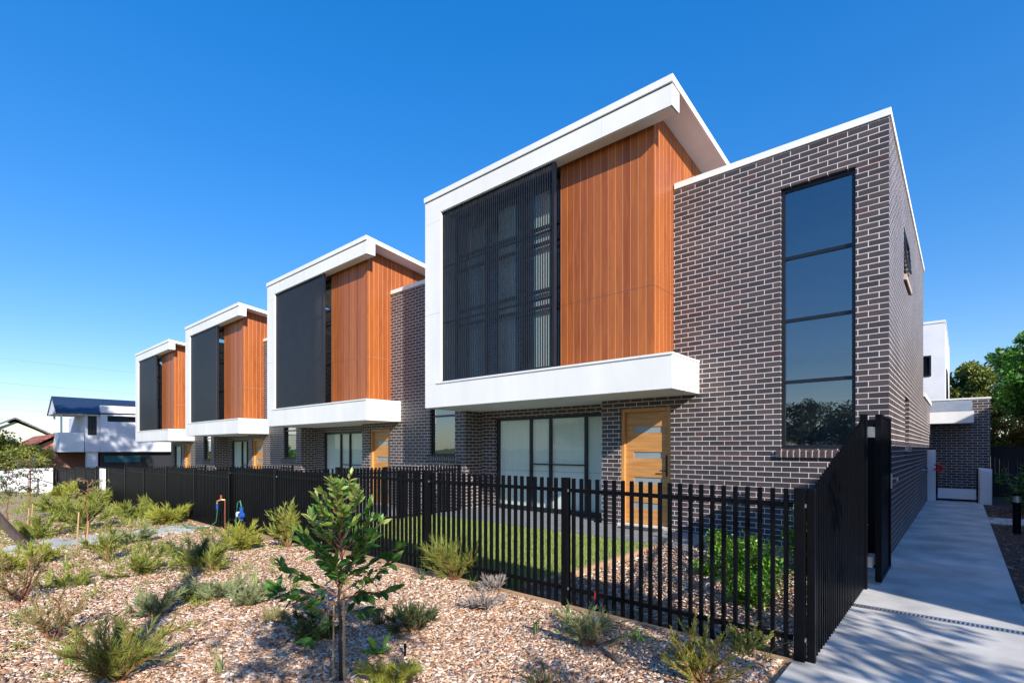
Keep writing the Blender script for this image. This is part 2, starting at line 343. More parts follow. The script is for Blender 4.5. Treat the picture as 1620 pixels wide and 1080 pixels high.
NEED_T = np.array([(-.5, 0, 0), (.5, 0, 0), (.35, .6, .0), (0, 1, .0), (-.35, .6, 0)]); NEED_F = np.array([(0, 1, 2, 3, 4)])
def scatter(T, Fc, pos, R, sx, sy):
    """instances of a template: widths sx, lengths sy"""
    k = len(pos); P = np.repeat(T[None], k, 0).copy()
    P[:, :, 0] *= np.asarray(sx).reshape(-1, 1); P[:, :, 1] *= np.asarray(sy).reshape(-1, 1); P[:, :, 2] *= np.asarray(sy).reshape(-1, 1)
    W = np.einsum('kij,knj->kni', R, P) + np.asarray(pos)[:, None, :]
    idx = (np.arange(k) * len(T))[:, None, None] + Fc[None]
    return W.reshape(-1, 3), idx.reshape(-1, Fc.shape[1])
def fixtri(Fq):
    return Fq
def leafmesh(name, pos, dirs, length, width, mat, parent, base, roll=.6):
    R = frames(np.asarray(dirs), NR.normal(0, roll, len(pos)))
    tri = np.array([(0, 3, 1), (0, 2, 3), (1, 3, 4), (3, 6, 4), (3, 2, 5), (3, 5, 6), (4, 6, 7), (6, 5, 7)])
    V, Fq = scatter(LEAF_T * np.array([3.1, 1, 1]), tri, pos, R, width, length)
    return npmesh(name, V, Fq, mat, parent, base, True)
def quadleaves(name, pos, dirs, length, width, mat, parent, base):
    R = frames(np.asarray(dirs), NR.uniform(-3.1, 3.1, len(pos)))
    V, Fq = scatter(QUAD_T, QUAD_F, pos, R, width, length)
    return npmesh(name, V, Fq, mat, parent, base)
def needles(name, pos, dirs, length, width, mat, parent, base):
    R = frames(np.asarray(dirs), NR.uniform(-3.1, 3.1, len(pos)))
    V, Fq = scatter(NEED_T, NEED_F, pos, R, width, length)
    return npmesh(name, V, Fq, mat, parent, base)
def wall(axis, p, thick, a0, a1, z0, z1, openings):
    """wall with real openings; axis 'y': face at y=p seen from -y, along x; axis 'x': face at x=p seen from +x, along y"""
    m = MB(); A = sorted({a0, a1, *[o[0] for o in openings], *[o[1] for o in openings]}); Z = sorted({z0, z1, *[o[2] for o in openings], *[o[3] for o in openings]})
    A = [a for a in A if a0 <= a <= a1]; Z = [z for z in Z if z0 <= z <= z1]
    def solid(i, j):
        if i < 0 or j < 0 or i >= len(A) - 1 or j >= len(Z) - 1: return False
        ca, cz = (A[i] + A[i+1]) / 2, (Z[j] + Z[j+1]) / 2
        return not any(o[0] < ca < o[1] and o[2] < cz < o[3] for o in openings)
    f, b = (p, p + thick) if axis == 'y' else (p, p - thick)
    P = (lambda a, d, z: (a, d, z)) if axis == 'y' else (lambda a, d, z: (d, a, z))
    def q(pts): m.add(pts, [(0, 1, 2, 3)])
    for i in range(len(A) - 1):
        for j in range(len(Z) - 1):
            if not solid(i, j): continue
            x0, x1, y0, y1 = A[i], A[i+1], Z[j], Z[j+1]
            q([P(x0, f, y0), P(x1, f, y0), P(x1, f, y1), P(x0, f, y1)]); q([P(x0, b, y0), P(x0, b, y1), P(x1, b, y1), P(x1, b, y0)])
            if not solid(i-1, j): q([P(x0, f, y0), P(x0, f, y1), P(x0, b, y1), P(x0, b, y0)])
            if not solid(i+1, j): q([P(x1, f, y0), P(x1, b, y0), P(x1, b, y1), P(x1, f, y1)])
            if not solid(i, j-1): q([P(x0, f, y0), P(x0, b, y0), P(x1, b, y0), P(x1, f, y0)])
            if not solid(i, j+1): q([P(x0, f, y1), P(x1, f, y1), P(x1, b, y1), P(x0, b, y1)])
    import bmesh as bmm
    me = bpy.data.meshes.new('tmp'); me.from_pydata(m.v, [], m.f)
    b_ = bmm.new(); b_.from_mesh(me); bmm.ops.remove_doubles(b_, verts=b_.verts, dist=.0005)
    bmm.ops.recalc_face_normals(b_, faces=b_.faces); b_.to_mesh(me); b_.free()
    r = MB(); r.v = [tuple(v.co) for v in me.vertices]; r.f = [tuple(p_.vertices) for p_ in me.polygons]; bpy.data.meshes.remove(me)
    return r

# ------------------------------------------------------------------ ground, path, paving
XC = -.748; YW = 8.657; YF = 7.569; XR = -3.359; XL = -9.313; XW = -3.817; PITCH = 8.362; STEP = .1825; YL = 9.21
def ground():
    xs = sorted({-1500, -800, -400, -200, -120, -80, -60, -50, -44, -40, -36, -34.6, -34.5, *[-34 + i * .5 for i in range(61)], -3.4, -3.3, -2, -1, 0, 2, 4, 8, 15, 30, 80, 200, 500, 1500})
    ys = sorted({-1500, -500, -200, -80, -30, -15, -8, *[-6 + i * .5 for i in range(20)], 4.03, 4.07, 4.5, 5, 6, 8, 10, 14, 20, 30, 50, 100, 300, 900, 2500})
    V = []
    for y in ys:
        for x in xs:
            z = zg(x, y)
            if y > 4.05 and -34.55 < x < -3.35 and y < 20: z -= .32
            elif -34 < x < -1 and -6 < y < 4: z += .012 * math.sin(x * 1.7 + y) + .01 * math.sin(y * 2.9 - x * .6)
            if x > -3.35 and y > 4.05 and y < 40 and x < 8: z -= .03
            if y > 400: z += (y - 400) * .0
            V.append((x, y, z))
    nx = len(xs); Fq = [(j*nx+i, j*nx+i+1, (j+1)*nx+i+1, (j+1)*nx+i) for j in range(len(ys)-1) for i in range(nx-1)]
    tag(npmesh('ground', V, Fq, M['ground'], smooth=False), kind='structure')
ground()
tag(MB().box(-3.36, -.90, 4.06, 8.64, -.2, 0.0).build('garden_bed', M['ground']), kind='structure')
tag(MB().box(.425, 5, -2, 24, -.2, .004).build('mulch_bed', M['shademulch']), kind='structure')
# path in bays with tooled joints
m = MB(); ys = [-6, -3.5, -1.0, 1.6, 3.9, 5.70]; 
ys2 = [5.83, 7.85, 10.1, 12.6, 15.2, 17.6, 21.4]
for a, b in list(zip(ys[:-1], ys[1:])) + list(zip(ys2[:-1], ys2[1:])):
    m.box(-.885 if b < 8.3 else -.745, .42, a + .004, b - .004, -.15, .03)
path = tag(m.build('path', M['concrete'], bevel=.004), kind='structure')
tag(MB().box(.424, 2.6, 13.9, 15.0, -.15, .03).build('side_path', M['concrete'], bevel=.004), kind='structure')
tag(MB().box(.424, 2.6, 5.75, 6.85, -.15, .03).build('side_path', M['concrete'], bevel=.004), kind='structure')
# drain grate across the path
dr = empty('drain_grate', (-.2, 5.76, .03), 'narrow slotted steel drain running across the concrete path', 'drain')
MB().box(-.80, .42, 5.706, 5.824, -.1, -.02).build('channel', M['darkvoid'], dr)
m = MB()
for i in range(41):
    x = -.795 + i * .0300; m.box(x, x + .014, 5.722, 5.808, .012, .029)
m.box(-.80, .42, 5.706, 5.722, -.02, .0295); m.box(-.80, .42, 5.808, 5.824, -.02, .0295)
m.build('grate', M['steel'], dr)
# crossing slab path in the mulch towards the far yards
slabp = [((-12.1, .9), (-11.45, 1.95), (-12.05, 3.1), (-12.9, 4.0)), ((-13.2, .7), (-12.6, 1.9), (-13.0, 3.0), (-13.8, 4.0))]
m = MB()
def stone(cx, cy, w, h, a, z):
    n = 7; V = []
    for k in range(n):
        t = a + 2 * math.pi * k / n; r = 1 + rnd.uniform(-.12, .12)
        V.append((cx + w * r * math.cos(t), cy + h * r * math.sin(t)))
    m.add([(x, y, z - .1) for x, y in V] + [(x, y, z) for x, y in V], [tuple(range(n))[::-1], tuple(range(n, 2*n))] + [(i, (i+1) % n, n + (i+1) % n, n + i) for i in range(n)])
for (px, py) in [(40, 871), (95, 862), (150, 856), (195, 850), (240, 845), (283, 839)]:
    (x, y, z), t = gp(px, py); stone(x, y, .62, .30, rnd.uniform(0, 1), z + .045)
tag(m.build('stone_path', M['concrete']), kind='structure')

# ------------------------------------------------------------------ townhouses
def window_unit(parent, axis, p, a0, a1, z0, z1, vm=(), hm=(), fw=.05, dep=.07, glass='glass', name='window'):
    """frame with mullions and one pane; axis 'y' faces -y, 'x' faces +x"""
    s = 1 if axis == 'y' else -1
    def bx(m, u0, u1, d0, d1, w0, w1):
        if axis == 'y': m.box(u0, u1, p + d0, p + d1, w0, w1)
        else: m.box(p - d1, p - d0, u0, u1, w0, w1)
    f = MB()
    bx(f, a0, a0 + fw, 0, dep, z0, z1); bx(f, a1 - fw, a1, 0, dep, z0, z1)
    bx(f, a0 + fw, a1 - fw, 0, dep, z0, z0 + fw); bx(f, a0 + fw, a1 - fw, 0, dep, z1 - fw, z1)
    for v in vm: bx(f, v - fw * .5, v + fw * .5, .003, dep - .003, z0 + fw, z1 - fw)
    for h in hm:
        xs = [a0 + fw] + sum([[v - fw * .5, v + fw * .5] for v in vm], []) + [a1 - fw]
        for i in range(0, len(xs), 2): bx(f, xs[i], xs[i+1], .006, dep - .006, h - fw * .5, h + fw * .5)
    w = f.build(name, M['frameblack'], parent)
    g = MB(); bx(g, a0 + fw * .5, a1 - fw * .5, dep * .45, dep * .45 + .008, z0 + fw * .5, z1 - fw * .5)
    g.build('pane', M[glass], w)
    return w
def sill(parent, axis, p, a0, a1, z, mat='sillbrick'):
    """row of bricks on edge, sloping out under a window"""
    n = max(3, round((a1 - a0) / .085)); w = (a1 - a0) / n; m = MB(); mo = MB()
    P = (lambda a, d, zz: (a, p + d, zz)) if axis == 'y' else (lambda a, d, zz: (p - d, a, zz))
    def hx(mb, u0, u1, d0, d1, za, zb, h):
        pts = [P(u0, d0, za - h), P(u1, d0, za - h), P(u1, d1, zb - h), P(u0, d1, zb - h), P(u0, d0, za), P(u1, d0, za), P(u1, d1, zb), P(u0, d1, zb)]
        mb.hexa(pts)
    for i in range(n): hx(m, a0 + i * w + .009, a0 + (i + 1) * w - .009, -.045, .10, z - .022, z + .03, .10)
    hx(mo, a0 + .004, a1 - .004, -.041, .095, z - .026, z + .025, .09)
    s = m.build('window_sill', M[mat], parent, bevel=.004); mo.build('mortar_bed', M['mortar'], s)
    return s

def townhouse(first, label):
    O = (-4.9, 8.9, 0)
    T = empty('townhouse', O, label, 'house', 'row of dark brick and timber clad townhouses')
    # brick walls
    wall('y', YW, .23, -5.27, XC, -.5, 6.04, [(-4.87, -3.87, .09, 2.25), (-2.10, -1.13, 1.50, 5.49), (-6, XW, 2.962, 7)]).build('brick_wall', M['brick'], T)
    ops = [(11.05, 12.20, 4.52, 5.30), (11.3, 12.2, 1.58, 2.42)] if first else []
    wall('x', XC + .0005, .22, YW + .001, 16.9, -.5, 6.04, ops).build('side_wall', M['brick'], T)
    MB().box(XC - .20, XC, 16.901, 20.9, -.5, 2.85).build('side_wall', M['brick'], T)
    wall('y', YL, .23, XC - PITCH + .001, -5.27 + .23, -.5, 2.434, [(-8.65, -5.45, .03, 2.24)]).build('recess_wall', M['brick'], T)
    MB().box(-5.27, -5.04, YW + .231, YL - .001, -.5, 2.434).build('porch_return', M['brick'], T)
    # parapet capping
    m = MB(); m.box(XW + .02, XC + .025, YW - .022, YW + .26, 6.041, 6.145); m.box(XC - .24, XC + .025, YW + .261, 16.93, 6.041, 6.145)
    m.build('parapet_capping', M['white'], T, bevel=.004)
    MB().box(XW + .02, XC - .25, YW + .27, 17, 5.85, 5.9).build('flat_roof', M['metal'], T)
    MB().box(XC - .3, XC + .03, 16.95, 20.95, 2.851, 2.95).build('rear_capping', M['white'], T)
    # white picture frame: core plus face panels with open joints
    m = MB(); y0 = YF + .012
    m.box(XL + .012, XR - .012, y0, YW - .002, zb, zm)                     # floor box
    m.box(XL + .012, -8.78 - .003, y0, YW - .002, zm + .001, 6.80)           # left upright
    m.box(XL + .012, XR - .012, y0, YF + .27, 6.801, 7.14)                 # top beam
    m.build('frame_core', M['jointdark'], T)
    m = MB(); g = .0025
    for a, b in ((XL, -6.67), (-6.67, XR)): m.box(a + g * (a != XL), b - g * (b != XR), YF, y0 - .001, zb - .002, zm - .01)
    m.box(XR - .011, XR, y0, YW - .002, zb - .002, zm - .01)
    for a, b in ((zm - .01, 4.55), (4.55, 6.62)): m.box(XL, -8.78, YF, y0 - .001, a + g, b - g)
    m.box(-8.779, -8.774, YF, YW - .25, zm + .03, 6.79)
    m.box(XL, XL + .011, y0, YW - .002, zb, 7.13)
    m.box(XL, -8.78, YF, y0 - .001, 6.62 + g, 6.80)
    for a, b in ((XL, -6.6), (-6.6, -4.62), (-4.62, XR)): m.box(a + g * (a != XL), b - g * (b != XR), YF, y0 - .001, 6.80, 7.13)
    m.box(XR - .011, XR, y0, YF + .27, 6.80, 7.13)
    m.build('frame_panel', M['white'], T)
    m = MB(); m.box(-8.90, XR + .012, YF - .018, YF + .12, zm - .009, zm + .028); m.box(XR - .12, XR + .012, YF + .121, YW - .003, zm - .009, zm + .028)
    m.build('ledge_flashing', M['white'], T, bevel=.003)
    # soffits
    MB().box(XL + .02, XR - .02, YF + .02, YW - .004, zb - .014, zb - .003).build('soffit', M['soffit'], T); MB().box(XC - PITCH + .002, -5.272, YW - .003, YL - .002, zb - .014, zb + .1).build('soffit', M['soffit'], T)
    MB().box(-8.78, XR - .03, YF + .02, YF + .25, 6.788, 6.7995).build('soffit', M['soffit'], T)
    # roof: skillion falling to the back
    sl = .12
    def rz(y): return 7.265 - (y - 7.55) * sl
    def slab(m, x0, x1, ya, yb, top, th):
        m.hexa([(x0, ya, rz(ya) + top - th), (x1, ya, rz(ya) + top - th), (x1, yb, rz(yb) + top - th), (x0, yb, rz(yb) + top - th), (x0, ya, rz(ya) + top), (x1, ya, rz(ya) + top), (x1, yb, rz(yb) + top), (x0, yb, rz(yb) + top)])
    m = MB(); slab(m, XL - .02, XR + .02, 7.545, 7.575, 0, .115); slab(m, XR - .01, XR + .02, 7.576, 17.5, 0, .115); slab(m, XL - .02, XL + .01, 7.576, 17.5, 0, .115)
    rf = m.build('roof', M['white'], T, bevel=.003)
    m = MB(); slab(m, XL + .012, XR - .012, 7.577, 17.5, -.03, .02); m.build('roof_sheet', M['metal'], rf)
    m = MB(); slab(m, XW - .5, XR - .013, 7.85, 17.5, -.09, .012); m.build('eave_lining', M['soffit'], rf)
    # timber clad bay
    m = MB(); x0, x1 = -5.71, XW
    for za, zb_, in ((zm + .029, 4.196), (4.204, 9)):
        for ya, yb in ((7.90, 16.5),):
            ta = min(zb_, rz(ya) - .104); tb = min(zb_, rz(yb) - .104)
            m.hexa([(x0, ya, za), (x1, ya, za), (x1, yb, za), (x0, yb, za), (x0, ya, ta), (x1, ya, ta), (x1, yb, tb), (x0, yb, tb)])
    cl = m.build('timber_cladding', M['clad'], T)
    MB().box(x0 + .01, x1 - .006, 7.906, 16.4, 4.19, 4.21).build('cladding_joint', M['mortar'], cl)
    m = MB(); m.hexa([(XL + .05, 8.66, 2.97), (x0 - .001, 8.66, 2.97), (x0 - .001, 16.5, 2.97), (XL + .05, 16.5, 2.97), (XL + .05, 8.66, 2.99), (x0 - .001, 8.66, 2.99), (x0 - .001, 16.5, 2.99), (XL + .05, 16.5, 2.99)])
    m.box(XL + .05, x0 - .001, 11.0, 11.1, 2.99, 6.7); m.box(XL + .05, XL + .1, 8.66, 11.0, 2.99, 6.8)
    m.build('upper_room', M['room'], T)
    # upper window behind the screen
    window_unit(T, 'y', 7.99, -8.77, -5.712, 3.0, 6.79, vm=(-7.75, -6.74), hm=(4.30, 4.62, 5.55, 5.86), fw=.06, glass='clearglass')
    if first:
        for a, b in ((-7.5, -7.0), (-6.50, -6.12)): MB().box(a, b, 8.10, 8.11, 3.06, 6.6).build('curtain', M['curtain'], T)
    m = MB()
    for a, b in ((-8.7, -8.2),): m.box(a, b, 8.40, 8.42, 3.06, 6.6)
    m.build('blind', M['blind'], T)
    # vertical blade screen
    m = MB(); x = -8.765; 
    while x < -5.70: m.box(x, x + .014, 7.620, 7.645, 3.04, 6.77); x += .0565
    sc = m.build('slat_screen', M['screenblack'], T)
    m = MB(); m.box(-8.77, -5.64, 7.612, 7.654, 3.0, 3.038); m.box(-8.77, -5.64, 7.612, 7.654, 6.772, 6.797); m.box(-5.69, -5.64, 7.60, 7.675, 3.039, 6.771)
    for z in (4.3, 5.55): m.box(-8.77, -5.69, 7.650, 7.662, z, z + .04)
    m.build('screen_frame', M['frameblack'], sc)
    # stairwell window
    window_unit(T, 'y', YW + .06, -2.098, -1.132, 1.505, 5.488, hm=(2.52, 3.46, 4.42), fw=.05, glass='stairglass', name='stair_window')
    sill(T, 'y', YW, -2.16, -1.07, 1.485)
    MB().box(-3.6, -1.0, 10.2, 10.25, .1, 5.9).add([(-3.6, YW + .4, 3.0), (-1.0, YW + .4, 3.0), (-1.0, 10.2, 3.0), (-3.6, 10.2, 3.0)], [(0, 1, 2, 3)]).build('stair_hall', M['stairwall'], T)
    # front door
    y = YW + .035
    m = MB(); m.box(-4.868, -4.80, y, y + .13, .1, 2.248); m.box(-3.94, -3.872, y, y + .13, .1, 2.248); m.box(-4.80, -3.94, y, y + .13, 2.18, 2.248)
    m.build('door_frame', M['jamb'], T, bevel=.004)
    yd = YW + .10; gl = [(1.79, 1.91), (1.32, 1.44), (.85, .97), (.38, .50)]
    gx0, gx1 = -4.64, -4.06
    wall('y', yd, .04, -4.797, -3.943, .105, 2.177, [(gx0, gx1, a, b) for a, b in gl]).build('front_door', M['doorwood'], T)
    dd = [o for o in scn.objects if o.parent == T and o.name.startswith('front_door')][-1]
    for a, b in gl: MB().box(gx0 - .01, gx1 + .01, yd + .015, yd + .025, a - .01, b + .01).build('glass_strip', M['doorglass'], dd)
    m = MB(); m.box(-4.0, -3.958, yd - .02, yd - .001, 1.0, 1.38); m.box(-4.10, -3.985, yd - .055, yd - .04, 1.09, 1.11); m.box(-3.99, -3.97, yd - .055, yd - .02, 1.09, 1.11)
    m.build('handle', M['frameblack'], dd)
    m = MB(); m.box(-4.9, -3.84, YW - .06, YW + .14, .03, .098); m.build('doorstep', M['concrete'], T)
    # sliding doors
    s = window_unit(T, 'y', YL + .06, -8.648, -5.452, .04, 2.238, vm=(-7.57, -7.0, -6.05), hm=(), fw=.06, name='sliding_door', glass='patioglass')
    m = MB(); m.box(-7.54, -7.03, YL + .055, YL + .075, 1.13, 1.16); m.box(-6.97, -6.08, YL + .055, YL + .075, 1.13, 1.16); m.box(-8.63, -5.47, YL + .02, YL + .058, .035, .16)
    m.build('mid_rail', M['frameblack'], s)
    m = MB()
    for i in range(150): m.box(-8.55 + i * .02, -8.541 + i * .02, YL + .083, YL + .085, .98, .989)
    m.build('safety_dots', M['frameblack'], s)
    m = MB(); m.box(-8.58, -5.5, YL + .14, YL + .15, .05, 2.22); m.build('blind', M['blind'], T)
    if first:
        window_unit(T, 'x', XC - .08, 11.06, 12.19, 4.53, 5.29, fw=.05, name='side_window')
        window_unit(T, 'x', XC - .08, 11.31, 12.19, 1.59, 2.41, fw=.05, name='side_window')
        # open awning sash
        m = MB(); t = math.radians(4)
        for (a0, a1, r0, r1) in ((11.08, 11.14, 0, .5), (12.1, 12.16, 0, .5), (11.14, 12.1, 0, .05), (11.14, 12.1, .45, .5)):
            pts = []
            for r in (r1, r0):
                for (a, d) in ((a0, 0), (a1, 0), (a1, .03), (a0, .03)):
                    pts.append((XC - .02 + r * math.sin(t) + d * math.cos(t), a, 5.26 - r * math.cos(t) + d * math.sin(t)))
            m.hexa(pts)
        m.build('awning_sash', M['frameblack'], T)
        sill(T, 'x', XC, 11.02, 12.23, 4.50, 'sillsunlit'); sill(T, 'x', XC, 11.27, 12.23, 1.56, 'sillsunlit')
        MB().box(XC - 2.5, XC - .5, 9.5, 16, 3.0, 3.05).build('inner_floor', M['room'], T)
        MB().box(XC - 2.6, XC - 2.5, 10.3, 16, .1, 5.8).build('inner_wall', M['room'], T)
    return T
zb = 2.435; zm = 2.966
T1 = townhouse(True, 'nearest townhouse, its tall stair window beside the concrete path')
T2 = townhouse(False, 'second townhouse from the path, stepped down behind the nearest one')
def shift(o, i): o.location = (o.location[0] - PITCH * i, o.location[1], o.location[2] - STEP * i)
T3 = copy_tree(T2); T3['label'] = 'third townhouse from the path, two from the left end'
T4 = copy_tree(T2); T4['label'] = 'farthest townhouse, at the left end of the row'
for i, t in ((1, T2), (2, T3), (3, T4)): shift(t, i)

# yards: patio, lawn and edging behind the fence
for i in range(4):
    dx, dz = -PITCH * i, -STEP * i
    m = MB()
    xs = [XC - PITCH + .02 + k * .6 for k in range(14)]
    for a in range(14):
        x0 = -9.1 + a * .445; x1 = x0 + .44
        if x0 > -3.2: break
        for y0, y1 in ((7.42, 7.86), (7.865, 8.305), (8.31, 8.65)): m.box(x0 + dx, min(x1, -3.0) + dx, y0, y1, -.2 + dz, .055 + dz)
        if x1 < -5.3: m.box(x0 + dx, x1 + dx, 8.655, 9.205, -.2 + dz, .055 + dz)
    tag(m.build('patio', M['paver'], bevel=.003), kind='structure')
    tag(MB().box(-8.95 + dx, -3.47 + dx, 4.08, 7.41, -.3 + dz, .01 + dz).build('lawn', M['turf']), kind='structure')
tag(MB().box(-3.465, -3.40, 4.10, 7.85, -.2, .07).build('garden_edging', M['timber']), 'thin timber edging between lawn and planted bed', 'edging')
dm = MB().box(-4.72, -3.98, 8.30, 8.70 - .06, .056, .072).build('doormat', M['matte']); tag(dm, 'dark doormat in front of the nearest timber door', 'doormat')

# ------------------------------------------------------------------ fences
def fence_run(name, label, xs, tops, y, pitch=.086, group=None):
    """picket fence along x; panel k between posts xs[k], xs[k+1] with top tops[k]"""
    T = empty(name, (xs[0], y, tops[0] - 1.22), label, 'fence', group)
    for k in range(len(xs)):
        t = max(tops[min(k, len(tops) - 1)], tops[max(k - 1, 0)])
        p = MB().box(xs[k] - .033, xs[k] + .033, y - .033, y + .033, t - 1.4, t + .006).build('post', M['black'], T, bevel=.003)
        if k < 6:
            for z in (t - .115, t - 1.04): MB().box(xs[k] - .038, xs[k] + .038, y - .022, y + .018, z - .012, z + .012).build('bracket', M['steel'], p)
    for k in range(len(xs) - 1):
        a, b = xs[k], xs[k + 1]; s = 1 if b > a else -1; t = tops[k]; m = MB()
        x0, x1 = min(a, b) + .034, max(a, b) - .034
        n = int((x1 - x0) / pitch); off = (x1 - x0 - (n - 1) * pitch) / 2
        for i in range(n):
            xx = x0 + off + i * pitch; m.box(xx - .0125, xx + .0125, y - .016, y + .016, t - 1.19, t)
        pan = m.build('picket_panel', M['black'], T)
        r = MB()
        for z in (t - .13, t - 1.06): r.box(x0, x1, y - .0100, y + .0100, z, z + .035)
        r.build('rail', M['black'], pan)
    return T
YFENCE = 4.0
xs = [-.86]; tops = []
edges = [-.845, -2.83, -4.87, -6.93, -8.97]
while edges[-1] > -31.0: edges.append(edges[-1] - 2.06)
tp = []
for k in range(len(edges) - 1):
    tp.append(1.22 if k < 3 else 1.22 - .0905 * ((k - 1) // 2))
fence_run('front_fence', 'long black picket fence along the front gardens', edges, tp, YFENCE)
m = MB()
for k in range(len(edges) - 1):
    t = tp[k]; m.box(edges[k + 1] + .04, edges[k] - .04, YFENCE - .055, YFENCE - .02, t - 1.42, t - 1.185 if k < 4 else t - 1.17)
tag(m.build('timber_plinth', M['timber']), 'pine sleeper board along the foot of the front fence', 'sleeper')
for i in range(4):
    x = XC - PITCH * (i + 1) + .22; t = 1.12 - STEP * i
    T = empty('dividing_fence', (x, 6, t - 1.2), ['black picket fence dividing the lawn of the nearest townhouse from the next', 'black picket fence between the second and third front yards',
              'black picket fence between the third and fourth front yards', 'black picket fence closing the far end of the last yard'][i], 'fence')
    for y in (4.15, 6.2, 8.24): MB().box(x - .03, x + .03, y - .03, y + .03, t - 1.3, t + .006).build('post', M['black'], T)
    m = MB(); y = 4.24
    while y < 8.18:
        if abs(y - 6.2) > .05: m.box(x - .016, x + .016, y - .0125, y + .0125, t - 1.19, t)
        y += .086
    for z in (t - .13, t - 1.06): m.box(x - .01, x + .01, 4.18, 6.17, z, z + .035); m.box(x - .01, x + .01, 6.23, 8.21, z, z + .035)
    m.build('picket_panel', M['black'], T)
# raked side fence beside the path and its open gate
XS = -.79
T = empty('side_fence', (XS, 5.4, 0), 'black picket fence rising in height beside the concrete path', 'fence')
m = MB(); y = 4.12
def topz(y): return 1.22 + (y - 4.05) * (1.82 - 1.22) / (6.45 - 4.05)
while y < 6.42:
    z = topz(y); m.box(XS - .0, XS + .03, y - .0125, y + .0125, .05, z); y += .080
pk = m.build('picket_panel', M['black'], T)
m = MB()
for dz in (-.12,): m.hexa([(XS - .02, 4.05, topz(4.05) + dz - .04), (XS - .001, 4.05, topz(4.05) + dz - .04), (XS - .001, 6.45, topz(6.45) + dz - .04), (XS - .02, 6.45, topz(6.45) + dz - .04),
                           (XS - .02, 4.05, topz(4.05) + dz), (XS - .001, 4.05, topz(4.05) + dz), (XS - .001, 6.45, topz(6.45) + dz), (XS - .02, 6.45, topz(6.45) + dz)])
m.box(XS - .02, XS - .001, 4.05, 6.45, .12, .16); m.box(XS - .02, XS - .001, 4.05, 6.45, .8, .84)
m.build('rail', M['black'], pk)
p = MB().box(-.805, -.755, 4.0, 4.05, -.05, 1.225).build('post', M['black'], T, bevel=.003)
MB().box(XS - .02, XS + .045, 6.46, 6.525, -.05, 1.86).build('post', M['black'], T, bevel=.003)
m = MB(); m.tube([(-.80, 3.965, 1.11), (-.80, 3.96, 1.11)], .014, 12); 
T = empty('path_gate', (-.70, 7.0, .0), 'tall black slatted gate standing open beside the concrete path', 'gate')
a, b, xg = 6.75, 7.72, -.675
m = MB(); y = a + .07
while y < b - .06: m.box(xg - .012, xg + .012, y - .0125, y + .0125, .10, 1.84); y += .033
m.build('slat_panel', M['black'], T)
m = MB(); m.box(xg - .03, xg + .03, a, a + .055, .06, 1.87); m.box(xg - .03, xg + .03, b - .055, b, .06, 1.87); m.box(xg - .025, xg + .025, a + .055, b - .055, 1.84, 1.87); m.box(xg - .025, xg + .025, a + .055, b - .055, .06, .1)
m.build('gate_frame', M['black'], T, bevel=.003)
for z in (.25, 1.62): MB().box(xg - .09, xg - .031, 6.54, 6.80, z, z + .11).build('hinge', M['steel'], T)
m = MB(); hy = b - .04
m.box(xg + .031, xg + .045, hy - .025, hy + .025, 1.02, 1.20)
m.tube([(xg + .04, hy, 1.14), (xg + .09, hy, 1.15), (xg + .10, hy - .04, 1.14), (xg + .10, hy - .10, 1.12)], .009, 8)
m.build('handle', M['steel'], T)
m = MB(); m.box(-.93, -.75, 7.72, 7.78, -.05, 1.86); T2p = tag(m.build('gate_post', M['black'], bevel=.003), 'black latch post standing behind the open gate at the brick wall', 'post')

# ------------------------------------------------------------------ rear of the path
T = empty('rear_house', (0, 23, 0), 'white and dark brick house closing the end of the path', 'house')
YR = 21.5
wall('y', YR, .25, -1.6, .66, -.2, 3.04, []).build('brick_wall', M['brick'], T)
MB().box(.43, .66, YR + .251, 30, -.2, 3.04).build('brick_wall', M['brick'], T)
MB().box(-1.6, .66, YR - .6, YR + .26, 3.041, 3.09).build('capping', M['white'], T) if False else MB().box(-1.6, .68, YR - .02, YR + .27, 3.041, 3.09).build('capping', M['white'], T)
MB().box(-1.6, -.42, 22.4, 30, 2.9, 5.72).build('upper_storey', M['render'], T)
MB().box(-1.65, -.40, 22.38, 30.02, 5.721, 5.80).build('parapet', M['white'], T)
window_unit(T, 'y', 22.37, -1.12, -.78, 3.95, 4.65, fw=.05, dep=.028)
window_unit(T, 'x', -.39, 23.6, 25.2, 3.1, 4.3, fw=.06, dep=.028, name='side_window')
m = MB(); m.box(-1.6, .27, YR - .95, YR - .002, 2.27, 2.62); m.build('awning', M['white'], T, bevel=.006)
m = MB(); m.hexa([(-1.6, YR - .93, 2.622), (.24, YR - .93, 2.622), (.24, YR - .022, 3.0), (-1.6, YR - .022, 3.0), (-1.6, YR - .93, 2.64), (.24, YR - .93, 2.64), (.24, YR - .022, 3.02), (-1.6, YR - .022, 3.02)])
m.build('awning_roof', M['metal'], T)
T = empty('low_gate', (-.1, 18.85, 0), 'low thin framed gate with white board at the end of the path', 'gate')
m = MB(); m.box(-.55, -.52, 18.83, 18.86, .03, 1.05); m.box(.30, .33, 18.83, 18.86, .03, .95); m.box(-.52, .30, 18.83, 18.86, .05, .10); m.box(-.52, .30, 18.835, 18.855, .40, .42)
m.build('gate_frame', M['black'], T)
MB().box(-.51, .29, 18.84, 18.85, .11, .39).build('board', M['render'], T)
tag(MB().box(-.74, -.56, 18.7, 19.0, 0, 1.46).build('white_pillar', M['render'], bevel=.01), 'tall slim white pillar against the side wall at the path end', 'pillar')
m = MB(); m.hexa([(.36, 18.6, 0), (.60, 18.6, 0), (.66, 20.3, 0), (.36, 20.3, 0), (.36, 18.6, .95), (.60, 18.6, .9), (.66, 20.3, .9), (.36, 20.3, .95)])
tag(m.build('white_block_wall', M['render'], bevel=.01), 'short white block wall right of the low gate', 'wall')
